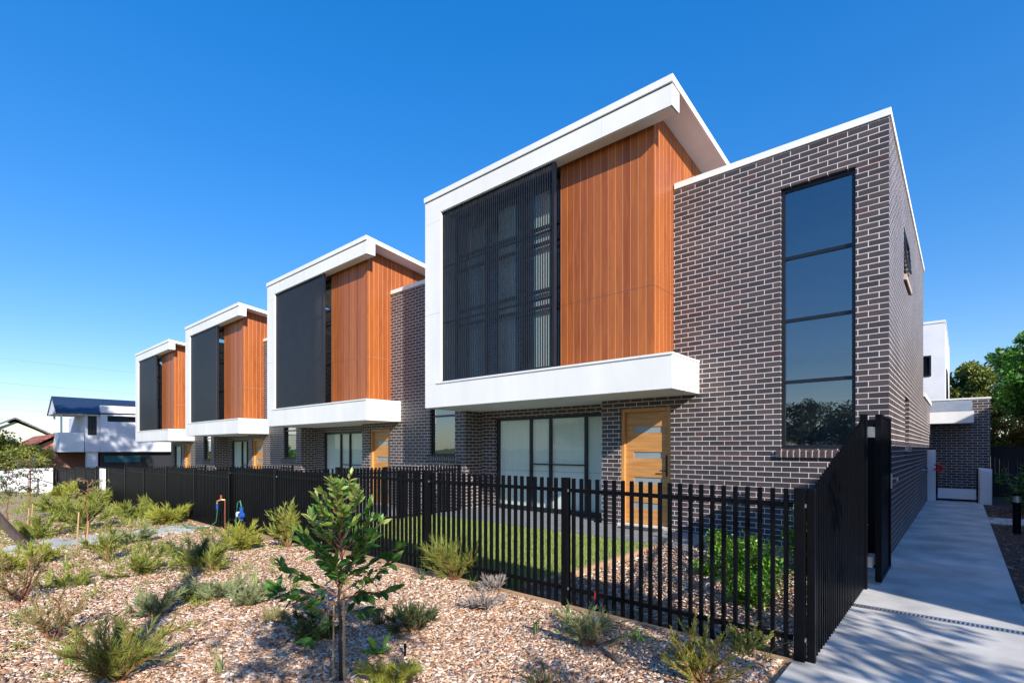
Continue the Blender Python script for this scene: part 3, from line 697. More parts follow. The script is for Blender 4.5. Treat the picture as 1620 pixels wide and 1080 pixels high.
# red flowers hanging at the pillar
T = empty('red_flowers', (-.50, 18.3, .9), 'bunch of red flowers hanging by the white pillar', 'flowers')
pos = NR.normal(0, 1, (60, 3)) * [.05, .05, .08] + [-.48, 18.3, .95]; quadleaves('petals', pos, NR.normal(0, 1, (60, 3)), NR.uniform(.05, .09, 60), .05, M['red'], T, (-.50, 18.3, .9))
MB().tube([(-.53, 18.34, 1.1), (-.50, 18.3, .95), (-.5, 18.28, .55)], .006, 5).build('stem', M['greenstem'], T)
# bollard light
T = empty('bollard_light', (.72, 12.54, 0), 'short black bollard light with louvred head in the shaded mulch', 'bollard light')
MB().tube([(.72, 12.54, 0), (.72, 12.54, .56)], .055, 20).build('post', M['black'], T, smooth=False)
m = MB()
for k in range(4): m.tube([(.72, 12.54, .575 + k * .025), (.72, 12.54, .588 + k * .025)], .055, 20)
m.build('louvre', M['steel'], T)
MB().tube([(.72, 12.54, .675), (.72, 12.54, .73)], [.057, .05], 20).build('cap', M['black'], T)
MB().tube([(.72, 12.54, .56), (.72, 12.54, .675)], .035, 12).build('lamp', M['render'], T)
# dark boundary fence behind the right bed
m = MB(); x = .68
while x < 6: m.box(x, x + .098, 22 + .012 * (int(x * 10) % 2), 22.02 + .012 * (int(x * 10) % 2), 0, 1.53); x += .1
m.box(.68, 6, 21.98, 22.05, 1.531, 1.57)
tag(m.build('paling_fence', M['fencedark']), 'dark timber paling fence behind the shaded bed on the right', 'fence')
# wall items near the gate
T = empty('wall_tap', (XC, 16.5, .9), 'small white and blue tap fitting on the side wall near the flowers', 'tap')
MB().tube([(XC, 16.5, .97), (XC + .10, 16.5, .97), (XC + .12, 16.5, .93)], .02, 8).build('spout', M['steel'], T)
MB().tube([(XC + .07, 16.5, .99), (XC + .07, 16.5, 1.03)], .035, 10).build('knob', M['bluepl'], T)

# ------------------------------------------------------------------ houses on the left, far
T = empty('modern_house', (-46, 9, -1), 'white modern house with balcony and blue roof at far left', 'house')
X = -44
MB().box(X - 6, X, 6.9, 16, 1.28, 3.75).build('upper_wall', M['lilac'], T)
m = wall('x', X + .25, .25, 7.68, 16.2, 1.28, 4.43, [(8.05, 10.6, 3.34, 3.74)]); m.build('front_volume', M['lilac'], T)
window_unit(T, 'x', X + .2, 8.04, 10.6, 3.33, 3.75, fw=.06, name='strip_window')
window_unit(T, 'x', X + .06, 7.04, 7.5, 2.42, 3.68, vm=(7.2, 7.35), fw=.05, dep=.05, name='slat_window')
m = MB(); m.box(X - 6, X - .2, 7.75, 16, -1, 1.275); m.build('garage_shade_block', M['darkvoid'], T)  # solid block, its dark colour stands for shade under the overhang
MB().box(X - .19, X - .12, 7.95, 10.0, .55, 1.0).build('garage_door_strip', M['teal'], T)
MB().box(X - .6, X - .1, 7.0, 7.6, -1, 1.275).build('ground_wall', M['lilac'], T); MB().box(X - 3, X - 2.6, 7.0, 7.4, -1, 1.2).build('ground_wall', M['lilac'], T)
m = MB(); m.box(X - .08, X + .0, 5.62, 6.85, 1.28, 2.56); m.box(X - 3.2, X - .081, 5.62, 5.70, 1.28, 2.56); m.box(X - 3.2, X - .08, 5.70, 6.85, 1.28, 1.45)
m.build('balcony', M['render'], T)
for x_ in (X - .08, X - 2.9): MB().box(x_, x_ + .1, 5.66, 5.76, 2.56, 3.9).build('balcony_post', M['render'], T)
xr = X - 1.6
m = MB(); m.add([(X + .25, 5.4, 3.86), (xr, 5.4, 5.0), (xr, 16, 5.0), (X + .25, 16, 4.1), (X - 3.5, 5.4, 3.86), (X - 3.5, 16, 3.9), (X + .25, 5.4, 3.76), (xr, 5.4, 4.9), (X - 3.5, 5.4, 3.76), (X + .25, 16, 4.0), (xr, 16, 4.9), (X - 3.5, 16, 3.8)],
                  [(0, 3, 2, 1), (1, 2, 5, 4), (6, 7, 10, 9), (7, 8, 11, 10), (0, 1, 7, 6), (1, 4, 8, 7), (0, 6, 9, 3)])
m.build('roof', M['blueroof'], T)
m = MB(); m.add([(X + .2, 5.46, 3.8), (X - 3.45, 5.46, 3.8), (xr, 5.46, 4.86), (X + .2, 5.52, 3.8), (X - 3.45, 5.52, 3.8), (xr, 5.52, 4.86)], [(0, 1, 2), (3, 5, 4), (0, 3, 4, 1), (1, 4, 5, 2), (2, 5, 3, 0)]); m.build('gable', M['lilac'], T)
MB().box(X - 3.4, X + .2, 5.53, 7.6, 3.74, 3.78).build('balcony_ceiling', M['soffit'], T)
MB().box(X - 2.0, X - 1.95, 6.86, 6.9, 1.4, 3.7).build('balcony_screen', M['greyleaf'], T) if False else None

def gable_house(name, label, cx, cy, L, W, zw, zr, zb_, wallm, roofm, rot=0, over=.5, hip=0):
    T = empty(name, (cx, cy, zb_), label, 'house')
    h = W / 2
    m = MB().box(cx - L/2, cx + L/2, cy - h, cy + h, zb_, zw)
    m.add([(cx - L/2 + .02, cy - h + .02, zw), (cx - L/2 + .02, cy + h - .02, zw), (cx - L/2 + .02, cy, zr - .25), (cx + L/2 - .02, cy - h + .02, zw), (cx + L/2 - .02, cy + h - .02, zw), (cx + L/2 - .02, cy, zr - .25)], [(0, 2, 1), (3, 4, 5), (0, 3, 5, 2), (1, 2, 5, 4)])
    m.build('wall', wallm, T)
    o = over; m = MB(); A = L/2 + o; B = h + o; ez = zw - o * (zr - zw) / h
    pts = [(-A, -B, ez), (A, -B, ez), (A, B, ez), (-A, B, ez), (-A + hip, 0, zr), (A - hip, 0, zr)]
    pts = [(cx + p[0], cy + p[1], p[2]) for p in pts]; up = [(p[0], p[1], p[2] + .14) for p in pts]
    fs = [(0, 1, 5, 4)[::-1], (2, 3, 4, 5)[::-1], (6, 7, 11, 10), (8, 9, 10, 11), (0, 1, 7, 6), (2, 3, 9, 8)]
    if hip: fs += [(6, 10, 9), (7, 8, 11), (0, 3, 4), (1, 5, 2), (1, 2, 8, 7), (3, 0, 6, 9)]
    else: fs += [(0, 4, 10, 6), (4, 3, 9, 10), (1, 5, 11, 7), (5, 2, 8, 11)]
    m.add(pts + up, fs)
    m.build('roof', roofm, T)
    for k in range(3):
        x0 = cx - L/2 + L * (k + .5) / 3 - .6
        f = MB().box(x0, x0 + 1.2, cy - h - .03, cy - h - .003, zb_ + 1, zb_ + 2.1).build('window', M['frameblack'], T)
    return T
gable_house('brick_cottage', 'low cottage with red tiled roof behind the white house', -51, 5.6, 9, 4.4, .95, 2.35, -1.2, M['redbrick'], M['redtile'], hip=0)
gable_house('grey_roofed_house', 'cream gabled house with grey roof beyond the red tiled cottage', -66, 5.0, 7, 6.5, 2.2, 4.1, -1.4, M['cream'], M['greytile'])
gable_house('tiled_roof_house', 'pale house with grey tiled roof glimpsed between wall and tree', 6.9, 36, 10, 8, 2.0, 3.7, 0, M['cream'], M['greytile'], hip=2.5)
# low white wall, railing and box at the left end
tag(MB().box(-38, -37.8, -9, 3.6, -1, .32).build('white_garden_wall', M['render']), 'low white rendered wall behind the shrubs at far left', 'wall')
T = empty('end_railing', (-31.5, 3.8, -.7), 'small black railing before a white panel at the fence end', 'railing')
m = MB(); m.box(-32.6, -32.55, 3.1, 3.15, -.8, .50); m.box(-31.5, -31.45, 3.9, 3.95, -.8, .50); m.hexa([(-32.6, 3.1, .46), (-32.56, 3.1, .46), (-31.46, 3.93, .46), (-31.5, 3.93, .46), (-32.6, 3.1, .5), (-32.56, 3.1, .5), (-31.46, 3.93, .5), (-31.5, 3.93, .5)])
m.build('rail', M['black'], T)
tag(MB().box(-33.6, -33.3, 2.6, 4.0, -.9, .55).build('white_panel', M['render']), 'white corrugated panel behind the small railing', 'panel')
tag(MB().box(-22.3, -21.75, 3.88, 3.96, -.6, .82).build('letterbox_pillar', M['render'], bevel=.01), 'narrow white pillar set into the black fence', 'pillar')

# power lines
def cable(label, z0, z1, x0=-48, y0=-14, x1=-46, y1=30):
    pts = []
    for k in range(25):
        t = k / 24; pts.append((x0 + (x1 - x0) * t, y0 + (y1 - y0) * t, z0 + (z1 - z0) * t - 1.2 * 4 * t * (1 - t) * .4))
    tag(MB().tube(pts, .0075, 5).build('power_line', M['wire']), label, 'power line', 'power lines over the left houses')
for k, z in enumerate((8.2, 6.6, 5.7, 4.9)):
    cable(['topmost power line crossing the sky at left', 'second power line from the top at left', 'third power line from the top at left', 'lowest power line, just above the grey roof'][k], z, z - .9)

# tap, hose and meter at the fence
(x, y, z), t = gp(356, 848)
T = empty('garden_tap', (-10.98, 3.86, z), 'garden tap on a rusty red standpipe against the fence', 'tap')
tx, ty = -10.98, 3.88
MB().tube([(tx, ty, z - .05), (tx, ty, z + .62)], .011, 8).build('pipe', M['copper'], T)
MB().tube([(tx, ty, z + .62), (tx - .03, ty - .06, z + .63), (tx - .06, ty - .12, z + .60), (tx - .06, ty - .12, z + .54)], .018, 8).build('tap', M['brass'], T)
MB().tube([(tx - .03, ty - .06, z + .64), (tx - .03, ty - .06, z + .72)], .02, 8).build('knob', M['copper'], T)
T = tag(MB().tube([(tx - .06, ty - .12, z + .56), (tx - .065, ty - .12, z + .44)], .020, 10).build('hose_connector', M['bluepl']), 'blue hose connector hanging from the tap spout', 'hose connector')
pts = [(tx - .065, ty - .12, z + .43), (tx - .07, ty - .13, z + .2), (tx - .3, ty - .2, z + .06), (tx - .9, ty - .4, z + .03), (tx - 1.5, ty - .3, z + .03)]
tag(MB().tube(pts, .011, 8).build('garden_hose', M['hose'], smooth=True), 'green garden hose running from tap down to the mulch', 'hose')
T = empty('tap_timer', (-10.2, 3.86, z), 'blue plastic watering timer fixed on the black fence', 'watering timer')
bx_, by = -10.05, 3.9
m = MB(); m.tube([(bx_, by - .03, z + .40), (bx_, by - .11, z + .40)], .055, 14); m.tube([(bx_ - .04, by - .05, z + .3), (bx_ - .04, by - .05, z + .55)], .035, 10); m.build('body', M['bluepl'], T)
MB().tube([(bx_ - .13, by - .1, z + .41), (bx_ - .13, by - .03, z + .41)], .05, 12).build('dial', M['render'], T)
MB().tube([(bx_ - .04, by - .05, z + .55), (bx_ - .10, by - .05, z + .66), (bx_ - .22, by - .05, z + .62), (bx_ - .30, by - .05, z + .3), (bx_ - .34, by - .05, z - .02)], .012, 8).build('hose', M['hose'], T)

# ------------------------------------------------------------------ chips and grass
def chips(name, label, n, xr, yr, dens, mat, lmin=.015, lmax=.052, zoff=0.004, keep=None, cat='wood chips'):
    x = NR.uniform(*xr, n); y = NR.uniform(*yr, n)
    D = -SS * x + CC * y; R = CC * x + SS * y; d = np.hypot(x, y)
    ok = (D > .5) & (np.abs(R / np.maximum(D, .01)) < 1.08)
    pr = dens(d); ok &= NR.uniform(0, 1, n) < pr
    if keep is not None: ok &= keep(x, y)
    x, y, d = x[ok], y[ok], d[ok]; k = len(x)
    z = np.array([zg(a) for a in x]) if xr[0] < -6 else np.zeros(k)
    if xr[0] < -6: z = z + .012 * np.sin(x * 1.7 + y) + .01 * np.sin(y * 2.9 - x * .6)
    L = NR.uniform(lmin, lmax, k) * NR.choice([1, 1, 1.7, .6, .6, 2.3], k, p=[.3, .25, .1, .2, .12, .03]); Wd = np.minimum(L * NR.uniform(.2, .5, k), .024); H = NR.uniform(.003, .009, k)
    T = np.array([(-.5, -.5, 0), (.5, -.35, 0), (.35, .5, 0), (-.45, .4, 0), (-.5, -.5, 1), (.5, -.35, 1), (.35, .5, 1), (-.45, .4, 1)])
    T = T + 0
    P = np.repeat(T[None], k, 0) * np.stack([Wd, L, H], 1)[:, None, :]
    P[:, :, 0] += P[:, :, 1] ** 2 * NR.uniform(-6, 6, (k, 1))
    a = NR.uniform(0, 2 * math.pi, k); el = NR.normal(0, .28, k)
    dirs = np.stack([np.cos(a) * np.cos(el), np.sin(a) * np.cos(el), np.sin(el)], 1)
    Rm = frames(dirs, NR.normal(0, .35, k))
    W = np.einsum('kij,knj->kni', Rm, P) + np.stack([x, y, z + zoff + NR.uniform(0, .018, k)], 1)[:, None, :]
    Fc = np.array([(4, 5, 6, 7), (0, 1, 5, 4), (1, 2, 6, 5), (2, 3, 7, 6), (3, 0, 4, 7)])
    idx = (np.arange(k) * 8)[:, None, None] + Fc[None]
    print(name, k)
    return tag(npmesh(name, W.reshape(-1, 3), idx.reshape(-1, 4), mat), label, cat, kind='stuff')
chips('wood_chips', 'pale shredded wood mulch covering the planted verge', 620000, (-18, -.95), (-.2, 3.93), lambda d: np.minimum(1, (3.6 / d) ** 2.1), M['chip'])
chips('wood_chips', 'wood chips in the striped shade of the fenced garden bed', 16000, (-3.38, -.92), (4.08, 8.6), lambda d: np.ones_like(d), M['chip'], zoff=.006)
chips('wood_chips', 'shade darkened wood chips in the shaded bed on the right', 24000, (.45, 3.2), (4.5, 18), lambda d: np.minimum(1, (7 / d) ** 1.5), M['shadechip'], zoff=.01)
def grass(n, xr, yr, z0):
    x = NR.uniform(*xr, n); y = NR.uniform(*yr, n)
    el = NR.uniform(.75, 1.5, n); a = NR.uniform(0, 6.3, n)
    dirs = np.stack([np.cos(a) * np.cos(el), np.sin(a) * np.cos(el), np.sin(el)], 1)
    R = frames(dirs, NR.uniform(-3, 3, n)); V, Fq = scatter(NEED_T, NEED_F, np.stack([x, y, np.full(n, z0)], 1), R, NR.uniform(.004, .007, n), NR.uniform(.03, .06, n))
    return tag(npmesh('lawn_grass', V, Fq, M['grass']), 'bright green lawn grass behind the black fence', 'grass', kind='stuff')
grass(60000, (-8.9, -3.48), (4.1, 7.40), .01)

# ------------------------------------------------------------------ plants
def weeds():
    n = 900; px = []; dr = []; L = []
    for k in range(n):
        x = rnd.uniform(-16, -4.2); y = rnd.uniform(.2, 3.8)
        if rnd.random() > min(1, (-x - 3.5) / 6 + .12) or (y > 3.2 and x > -8): continue
        h = rnd.uniform(.03, .11)
        for j in range(22):
            px.append((x + rnd.gauss(0, .04), y + rnd.gauss(0, .04), zg(x) + rnd.uniform(0, h * .4))); dr.append((rnd.gauss(0, .6), rnd.gauss(0, .6), rnd.uniform(.2, 1.2))); L.append(h * rnd.uniform(.5, 1.1))
    for k in range(600):
        x = rnd.uniform(-38, -13); y = rnd.uniform(-4, 3.8); h = rnd.uniform(.08, .3)
        for j in range(14):
            px.append((x + rnd.gauss(0, .1), y + rnd.gauss(0, .1), zg(x) + rnd.uniform(0, h * .4))); dr.append((rnd.gauss(0, .6), rnd.gauss(0, .6), rnd.uniform(.2, 1.2))); L.append(h * rnd.uniform(.5, 1.1))
    px = np.array(px); L = np.array(L)
    o = needles('ground_cover', px, np.array(dr), L, np.clip(L * .1, .004, .02), M['needle'], None, (0, 0, 0))
    tag(o, 'thin weeds and seedlings scattered through the wood mulch', 'ground cover', kind='stuff')
weeds()
def stems_arch(base, n, h, spread, up=.75, jit=.1, seg=6):
    out = []
    for k in range(n):
        a = rnd.uniform(0, 2 * math.pi); s = spread * rnd.uniform(.25, 1); hh = h * 1.02 * rnd.uniform(.35, 1.08) * (1 - .3 * (s / spread if spread else 0))
        P = []
        for i in range(seg + 1):
            t = i / seg
            P.append(Vector(base) + Vector((math.cos(a) * s * t ** .95 + rnd.gauss(0, jit * h * .25), math.sin(a) * s * t ** .95 + rnd.gauss(0, jit * h * .12), hh * (t - .18 * t * t * (1 - up) * 4))))
        out.append(P)
    return out
def along(P, t):
    i = min(int(t * (len(P) - 1)), len(P) - 2); f = t * (len(P) - 1) - i
    return P[i].lerp(P[i + 1], f), (P[i + 1] - P[i]).normalized()
def feather_plant(name, label, cat, base, h, spread, n_st, mat, stemm='redstem', nlen=.05, nw=.004, per=90, tmin=.15, side=True, ang=.7, group=None):
    T = empty(name, base, label, cat, group); S = stems_arch(base, n_st, h, spread)
    m = MB(); L = []
    for P in S:
        m.tube(P, [h * .012 * (1 - .7 * i / (len(P) - 1)) + .0012 for i in range(len(P))], 5)
        L.append(P)
        if side:
            for q in range(5):
                p, d = along(P, rnd.uniform(.25, .85)); dd = (d + Vector((rnd.gauss(0, .6), rnd.gauss(0, .6), rnd.gauss(.1, .3)))).normalized()
                ln = h * rnd.uniform(.15, .32); Q = [p, p + dd * ln * .5, p + dd * ln + Vector((0, 0, ln * .12))]
                m.tube(Q, [h * .005 + .0008, h * .004 + .0006, .0006], 4); L.append(Q)
    m.build('stem', M[stemm], T)
    pos = []; dr = []
    for P in L:
        c = per if len(P) > 3 else per // 2
        for k in range(c):
            p, d = along(P, rnd.uniform(tmin, 1) if len(P) > 3 else rnd.uniform(0.05, 1))
            v = Vector((rnd.gauss(0, 1), rnd.gauss(0, 1), rnd.gauss(0, 1))); v = (v - d * v.dot(d)).normalized()
            pos.append(p); dr.append(d * (1 - ang * .5) + v * ang)
    pos = np.array(pos); n = len(pos)
    needles('foliage', pos, np.array(dr), NR.uniform(.6, 1.2, n) * nlen, nw, M[mat], T, base)
    return T
def tuft(name, label, base, h, n, mat, w=.008, spread=.6, group=None):
    T = []
    V = []; Fq = []
    for k in range(n):
        a = rnd.uniform(0, 6.28); s = rnd.uniform(.1, spread) * h; hh = h * rnd.uniform(.55, 1); px, py = -math.sin(a), math.cos(a); bx, by = rnd.gauss(0, .012), rnd.gauss(0, .012)
        pts = []
        for i in range(6):
            t = i / 5; ww = w * (1 - t ** 2.2) * .5 + .0004
            c = (base[0] + bx + math.cos(a) * s * t ** 1.8, base[1] + by + math.sin(a) * s * t ** 1.8, base[2] + hh * (t - .22 * t ** 3) - .01)
            pts += [(c[0] - px * ww, c[1] - py * ww, c[2]), (c[0] + px * ww, c[1] + py * ww, c[2] + .001)]
        o = len(V); V += pts; Fq += [(o + 2*i, o + 2*i + 1, o + 2*i + 3, o + 2*i + 2) for i in range(5)]
    b = Vector(base); me = npmesh(name, V, Fq, M[mat], None, base); me.location = base
    return tag(me, label, 'grass tuft' if 'tuft' in label else 'plant', group)
def leafy_plant(name, label, cat, base, h, r, n, llen, mat, stemm='greenstem', n_st=6, group=None, up=.3):
    T = empty(name, base, label, cat, group); S = stems_arch(base, n_st, h, r); m = MB()
    for P in S: m.tube(P, [.006 * (1 - .7 * i / 6) * (h / .4 + .4) for i in range(7)], 5)
    m.build('stem', M[stemm], T); pos = []; dr = []
    for k in range(n):
        P = rnd.choice(S); p, d = along(P, rnd.uniform(.12, 1)); v = Vector((rnd.gauss(0, 1), rnd.gauss(0, 1), rnd.gauss(up, .6))).normalized()
        pos.append(p + v * rnd.uniform(0, .25 * r)); dr.append(v)
    leafmesh('foliage', np.array(pos), np.array(dr), NR.uniform(.7, 1.2, n) * llen, NR.uniform(.28, .4, n) * llen, M[mat], T, base)
    return T
GP = 'young native plants scattered in the mulch'
def P_(px, py): return gp(px, py)[0]
def pxm(px, py, hpx): return hpx * gp(px, py)[1] / F_PX
def FP(px, py, hpx, wpx, label, mat='needle', n=6, per=90, nl=None, nw=None, stem='redstem', cat='shrub', name='native_shrub', **k):
    b = P_(px, py); sc = gp(px, py)[1] / F_PX
    return feather_plant(name, label, cat, b, hpx * sc, wpx * sc * .72, int(n * 1.5), mat, stem, nlen=(nl or max(.035, 10 * sc)) * 1.15, nw=nw or max(.0028, 1.2 * sc), per=int(per * .40), group=GP, ang=k.pop('ang', .42), tmin=k.pop('tmin', .08), **k)
FP(185, 1078, 138, 120, 'large feathery olive green shrub at the bottom left', 'needle', 12, 200, nl=.065, nw=.0035)
FP(84, 1014, 95, 75, 'wispy brown shrub left of the large feathery shrub', 'needleB', 7, 70, tmin=.35)
FP(33, 955, 110, 95, 'thin twiggy shrub with brown stems near the left edge', 'needleB', 7, 60, tmin=.3)
FP(14, 905, 44, 60, 'bright yellow green bush at the very left edge', 'needleY', 9, 120, stem='greenstem')
FP(58, 892, 36, 60, 'yellow green bush beside the foot of the leaning timber', 'needleY', 8, 110, stem='greenstem')
FP(110, 930, 30, 70, 'low green mound between two wispy brown shrubs', 'needle', 8, 70)
FP(226, 912, 62, 80, 'loose lacy green shrub in front of the stone path', 'needle', 8, 90, stem='greenstem')
FP(305, 898, 58, 70, 'dark spiky bush lying across the pole shadow', 'needleD', 10, 110, stem='greenstem')
FP(246, 975, 50, 75, 'grey green grevillea just left of the pole shadow', 'needleG', 9, 110)
FP(345, 950, 50, 75, 'grey green low shrub right of the pole shadow', 'needleG', 8, 90)
FP(402, 958, 52, 62, 'small grey green shrub left of the broadleaf sapling', 'needleG', 8, 90)
FP(384, 874, 62, 46, 'bright feathery shrub under the blue watering timer', 'needleY', 8, 110, stem='greenstem')
FP(273, 829, 40, 48, 'stubby yellow green conifer shrub before the dark fence', 'needleY', 9, 100, stem='greenstem')
FP(456, 868, 84, 34, 'upright narrow feathery shrub behind the left of the sapling', 'needle', 4, 130)
FP(720, 920, 88, 72, 'upright needle leaved shrub against the open pickets', 'needle', 8, 150, nl=.10, nw=.004)
FP(497, 1018, 60, 60, 'dark dense shrub in the shade left of the sapling trunk', 'needleD', 12, 130, stem='blackstem')
FP(648, 1002, 60, 70, 'dark fine leaved shrub right of the sapling trunk', 'needleD', 11, 120, stem='redstem')
FP(620, 1092, 58, 90, 'low yellow green shrub at the bottom edge by the stake', 'needleY', 12, 130, stem='greenstem')
FP(935, 1022, 90, 80, 'grey green grevillea with a red bud in front of the pickets', 'needleG', 8, 130)
FP(860, 1092, 50, 55, 'dark upright spiky shrub at the bottom edge', 'needleD', 14, 60, ang=.35, side=False)
FP(1108, 1085, 120, 95, 'golden green conifer shrub near the fence corner', 'needleY', 12, 330, nl=.022, nw=.004, stem='redstem')
FP(1180, 1040, 75, 55, 'darker green conifer tuft behind the golden conifer shrub', 'needle', 6, 200, nl=.022, nw=.004, stem='greenstem')
FP(770, 965, 38, 60, 'dry silvery twiggy bush near the open pickets', 'dry', 9, 30, stem='blackstem')
FP(778, 938, 34, 26, 'small curled dead shrub touching the fence pickets', 'dry', 9, 50, stem='blackstem')
FP(600, 992, 40, 36, 'thin dark tuft shrub in the sapling shade', 'needleD', 8, 40, side=False)
FP(170, 888, 66, 40, 'slim shrub with red stem in front of the stone path', 'needle', 4, 90)
FP(335, 905, 52, 60, 'olive shrub beside the dark spiky bush', 'needle', 7, 80)
FP(430, 985, 26, 50, 'low straggly plant at the left edge of the sapling shade', 'needleB', 7, 50)
FP(130, 840, 70, 70, 'loose olive shrub behind the stone path at left', 'needle', 9, 90, stem='greenstem')
FP(90, 815, 40, 60, 'low olive shrub near the white garden wall', 'needle', 8, 80)
FP(205, 822, 32, 60, 'low spreading green shrub close to the white pillar', 'needle', 8, 80, stem='greenstem')
FP(240, 812, 30, 40, 'small green shrub against the dark fence panels', 'needle', 7, 80, stem='greenstem')
FP(110, 788, 30, 36, 'yellow green shrub at the far left end of the fence', 'needleY', 7, 80, stem='greenstem')
FP(160, 800, 30, 46, 'olive shrub under the white pillar of the fence', 'needle', 7, 80)
FP(190, 795, 26, 40, 'olive shrub just right of the white pillar', 'needle', 7, 80)
FP(60, 850, 46, 70, 'scrubby green shrub left of the staked sapling', 'needle', 8, 80, stem='greenstem')
FP(300, 950, 30, 46, 'small dark shrub lying in the pole shadow', 'needleD', 7, 80, stem='greenstem')
FP(215, 860, 30, 60, 'sparse grey green plant overhanging the stone path', 'needleG', 7, 60)
def TF(px, py, hpx, n, label, mat='strap', w=.009, sp=.55):
    return tuft('grass_tuft', label, P_(px, py), pxm(px, py, hpx), n, mat, w, sp, GP)
TF(108, 1050, 72, 14, 'tall pale strap leaf tuft left of the large feathery shrub', w=.012)
TF(44, 974, 26, 12, 'small bright tuft under the wispy brown shrub', w=.010)
TF(103, 898, 34, 10, 'pale tuft just below the stone path', w=.012)
TF(24, 940, 26, 10, 'short pale tuft at the left edge')
TF(279, 1034, 30, 14, 'small pale tuft in the open mulch right of the pole shadow')
TF(350, 1070, 68, 14, 'tall thin tuft at the bottom centre left')
TF(403, 926, 46, 14, 'pale arching tuft above the small grey green shrub', w=.011)
TF(476, 950, 22, 12, 'bright low tuft hidden by the lower sapling leaves')
TF(668, 922, 38, 16, 'grey green tuft at the fence foot left of the needle shrub', 'strapD')
TF(748, 932, 42, 10, 'thin upright tuft at the fence foot right of the needle shrub', 'strapD', .006, .25)
TF(846, 1002, 46, 12, 'lone green tuft in bright mulch before the pickets', 'strapD', .007, .35)
TF(898, 972, 36, 10, 'dark green tuft at the middle fence post', 'strapD', .008)
TF(1005, 1018, 44, 14, 'green tuft right of the grevillea with a red bud', 'strapD', .008)
TF(1215, 1050, 70, 12, 'thin grassy tuft beside the corner fence post', 'strapD', .005, .5)
leafy_plant('low_groundcover', 'low round leaved groundcover at the foot of the pickets', 'plant', P_(1015, 1016), .07, .14, 70, .04, 'bedleaf', group=GP)
leafy_plant('broadleaf_seedling', 'small broad leaved seedling in the shade right of the trunk', 'plant', P_(590, 1040), .12, .09, 16, .125, 'bedleaf', group=GP, n_st=4)
# red bud
b = P_(935, 1022)
tag(MB().tube([(b[0] + .02, b[1] + .02, .36), (b[0] + .025, b[1] + .02, .42)], [.009, .002], 6).build('red_bud', M['red']), 'single red bud standing above the grevillea by the fence', 'flower bud')
# fallen branch and sprinkler
b = P_(955, 1036); e = P_(985, 1058)
m = MB(); m.tube([(b[0], b[1], .03), ((b[0]+e[0])/2 + .01, (b[1]+e[1])/2, .035), (e[0], e[1], .025)], [.010, .016, .012], 6)
tag(m.build('bark_piece', M['bark']), 'long brown strip of bark lying in the mulch before the pickets', 'bark')
b = P_(641, 1044); T = empty('sprinkler', b, 'small black sprinkler riser standing in the mulch', 'sprinkler')
MB().tube([b, (b[0], b[1], b[2] + .09)], .008, 8).build('riser', M['black'], T); MB().tube([(b[0], b[1], b[2] + .09), (b[0], b[1], b[2] + .12)], [.011, .008], 10).build('head', M['black'], T)

# broadleaf sapling in the foreground
sb = gp(538, 1082)[0]
SAP = empty('broadleaf_sapling', sb, 'young glossy broad leaved sapling in the foreground mulch', 'sapling')
H = 1.21; m = MB(); trunk = [Vector(sb) + Vector((.012 * math.sin(i * 1.3) - .006 * 0, .008 * math.cos(i * 2.1), H * i / 9)) for i in range(10)]
m.tube(trunk, [.0125 - .001 * i for i in range(10)], 8); m.build('trunk', M['blackstem'], SAP, smooth=True)
m = MB(); pos = []; dr = []; ln = []; top = []
rightv = Vector((CC, SS, 0)); fwdv = Vector((-SS, CC, 0))
def branch(z0, az, length, rise, droop, nl, l0):
    length *= .9; z0 *= .96
    p0, _ = along(trunk, min(z0 / H, .995)); d = rightv * math.cos(az) + fwdv * math.sin(az); P = []
    for i in range(7):
        t = i / 6; P.append(p0 + d * length * t + Vector((rnd.gauss(0, .005), rnd.gauss(0, .005), rise * t - droop * t * t)))
    m.tube(P, [.0045 * (1 - .7 * i / 6) for i in range(7)], 5)
    nl = int(nl * (3.3 if z0 < .75 else 2.5)); l0 *= 1.0
    for k in range(nl):
        t = .22 + .78 * (k + rnd.random() * .7) / nl; p, dd = along(P, min(t, .999)); s = 1 if k % 2 else -1
        sidev = dd.cross(Vector((0, 0, 1))).normalized() * s
        v = (dd * .7 + sidev * .8 + Vector((0, 0, rnd.gauss(.1 if z0 > .6 else -.25, .35)))).normalized()
        pos.append(p); dr.append(v); ln.append(l0 * rnd.uniform(.7, 1.15)); top.append(p.z)
    for k in range(5):
        v = ((P[-1] - P[-2]).normalized() + Vector((rnd.gauss(0, .45), rnd.gauss(0, .45), rnd.gauss(.25, .3)))).normalized()
        pos.append(P[-1]); dr.append(v); ln.append(l0 * rnd.uniform(.7, 1.1)); top.append(P[-1].z)
